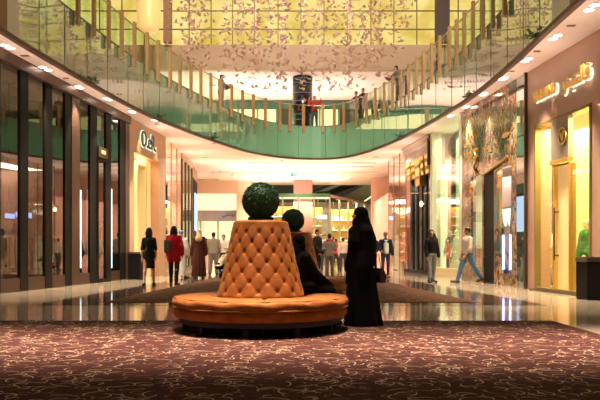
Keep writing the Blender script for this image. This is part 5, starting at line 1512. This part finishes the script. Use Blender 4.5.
# black display column with light rings
p = P(302.5, 0, 39.3)
r = thing('display_column', 'round black display column with thin light rings on the upper level', 'column', (p.x, 39.3, H2))
m = MB(); m.lathe([(.56,0),(.56,3.17)], 40); m.build('shaft', pm('col_black', (.012,.012,.013), .2), r, True)
for z in (3.0,2.75,2.2,1.75,1.0,.7): m = MB(); m.lathe([(.57,z),(.57,z+.025)], 40); m.build('light_ring', em('ring_grey', (.6,.65,.7), .4), r, True)
m = MB(); m.box(-.25,.25,-.6,-.54,1.2,1.5); m.build('screen', em('screen_red', (.8,.1,.05), .6), r)
# exit signs
def exit_sign(px, py, Y, ztop, lab):
    p = P(px,py,Y); r = thing('exit_sign', lab, 'sign', p); m = MB(); m.box(-.22,.22,-.03,.03,-.11,.11,bev=.008); m.build('panel', em('exit_teal', (.10,.62,.50), 1.2), r)
    m = MB(); W_ = em('exit_white', (.9,1,.95), 1.6)
    m.ell((-.02,-.035,.065),(.018,.006,.018),8,6)
    for a, b in (((-.03,0,.04),(-.05,0,-.01)),((-.05,0,-.01),(-.01,0,-.04)),((-.01,0,-.04),(-.03,0,-.08)),((-.05,0,-.01),(-.09,0,-.05)),((-.03,0,.035),(.01,0,.01)),((-.03,0,.035),(-.07,0,.02))):
        m.cyl(Vector(a)+Vector((0,-.036,0)), Vector(b)+Vector((0,-.036,0)), .009, seg=6)
    m.box(.07,.16,-.037,-.03,-.08,.08); m.build('pictogram', W_, r)
    m = MB(); m.cyl((-.12,0,.11),(-.12,0,ztop-p.z),.008,seg=6); m.cyl((.12,0,.11),(.12,0,ztop-p.z),.008,seg=6); m.build('hanger', M_steel, r)
exit_sign(294.5, 175, 42.5, HT, 'green exit sign hanging from the pale ceiling in front of the rose column')
exit_sign(379, 82, 41, H3, 'green exit sign hanging on the upper level near the rising rail')
exit_sign(212, 84, 41, H3, 'green exit sign hanging on the upper level behind the fins, on the lampshade side')

# ================================================================== LIGHT
area('atrium_lamp', (-.5, 20, 22.8), (9, 26), 1500, (1,.82,.62))
area('carpet_band_lamp', (0, 7.75, 21.5), (13, .5), 600, (1,.77,.6), (0,0,-1), 12)
area('rear_fill', (0, -11, 12), (18, 8), 300, (1,.8,.6), (0,1,-.15))  # added front fill from behind the camera
# added uplights floating below the ceilings to brighten them, no fixtures there
area('ceiling_fill', (-.5, 46, 4.75), (6, 4), 300, (1,.82,.68), (0,0,1))
area('ceiling_fill', (-.5, 40.5, 4.4), (7, 4), 300, (1,.82,.68), (0,0,1))
for y_ in (11, 14, 16.5, 19, 21.5, 24):
    spot('soffit_fill_spot', (Fx(y_)+.9, y_, 4.3), (Fx(y_)+1.1, y_, H1), 75, 150, (1,.74,.60), 1, .04)
    spot('soffit_fill_spot', (6.2-.0927*(y_-18.9)-.9, y_, 4.3), (5.1, y_, H1), 75, 150, (1,.74,.60), 1, .04)
for y_ in (27.5, 31, 34.5, 38):
    spot('soffit_fill_spot', (-5.3, y_, 4.3), (-4.6, y_, H1), 90, 150, (1,.78,.66), 1, .04)
    spot('soffit_fill_spot', (4.7, y_, 4.3), (4.0, y_, H1), 90, 150, (1,.78,.66), 1, .04)
for x_, y_ in ((-4.6,31),(-3.5,36.5),(-3.2,40),(0,39),(3.2,39),(4.4,33),(0,43.5),(-3.4,44),(3.4,43.5)): spot('hall_fill_spot', (x_, y_, H1-.12), (x_*.9, y_-1.5, 0), 560, 125, (1,.83,.64), .7, .05)  # added fill spots to brighten people on the far ground floor
area('sculpture_fill', (0, 11, 18.5), (7, 1.2), 1500, (1,.82,.68), (0,20,-6.5), 75)  # added out of view to brighten birds, fins and far fascia
area('upper_ceiling_fill', (-3, 41.5, H2+.05), (14, 5), 700, (1,.80,.72), (0,0,1))  # added uplight for the upper ceiling, hidden behind the fascia
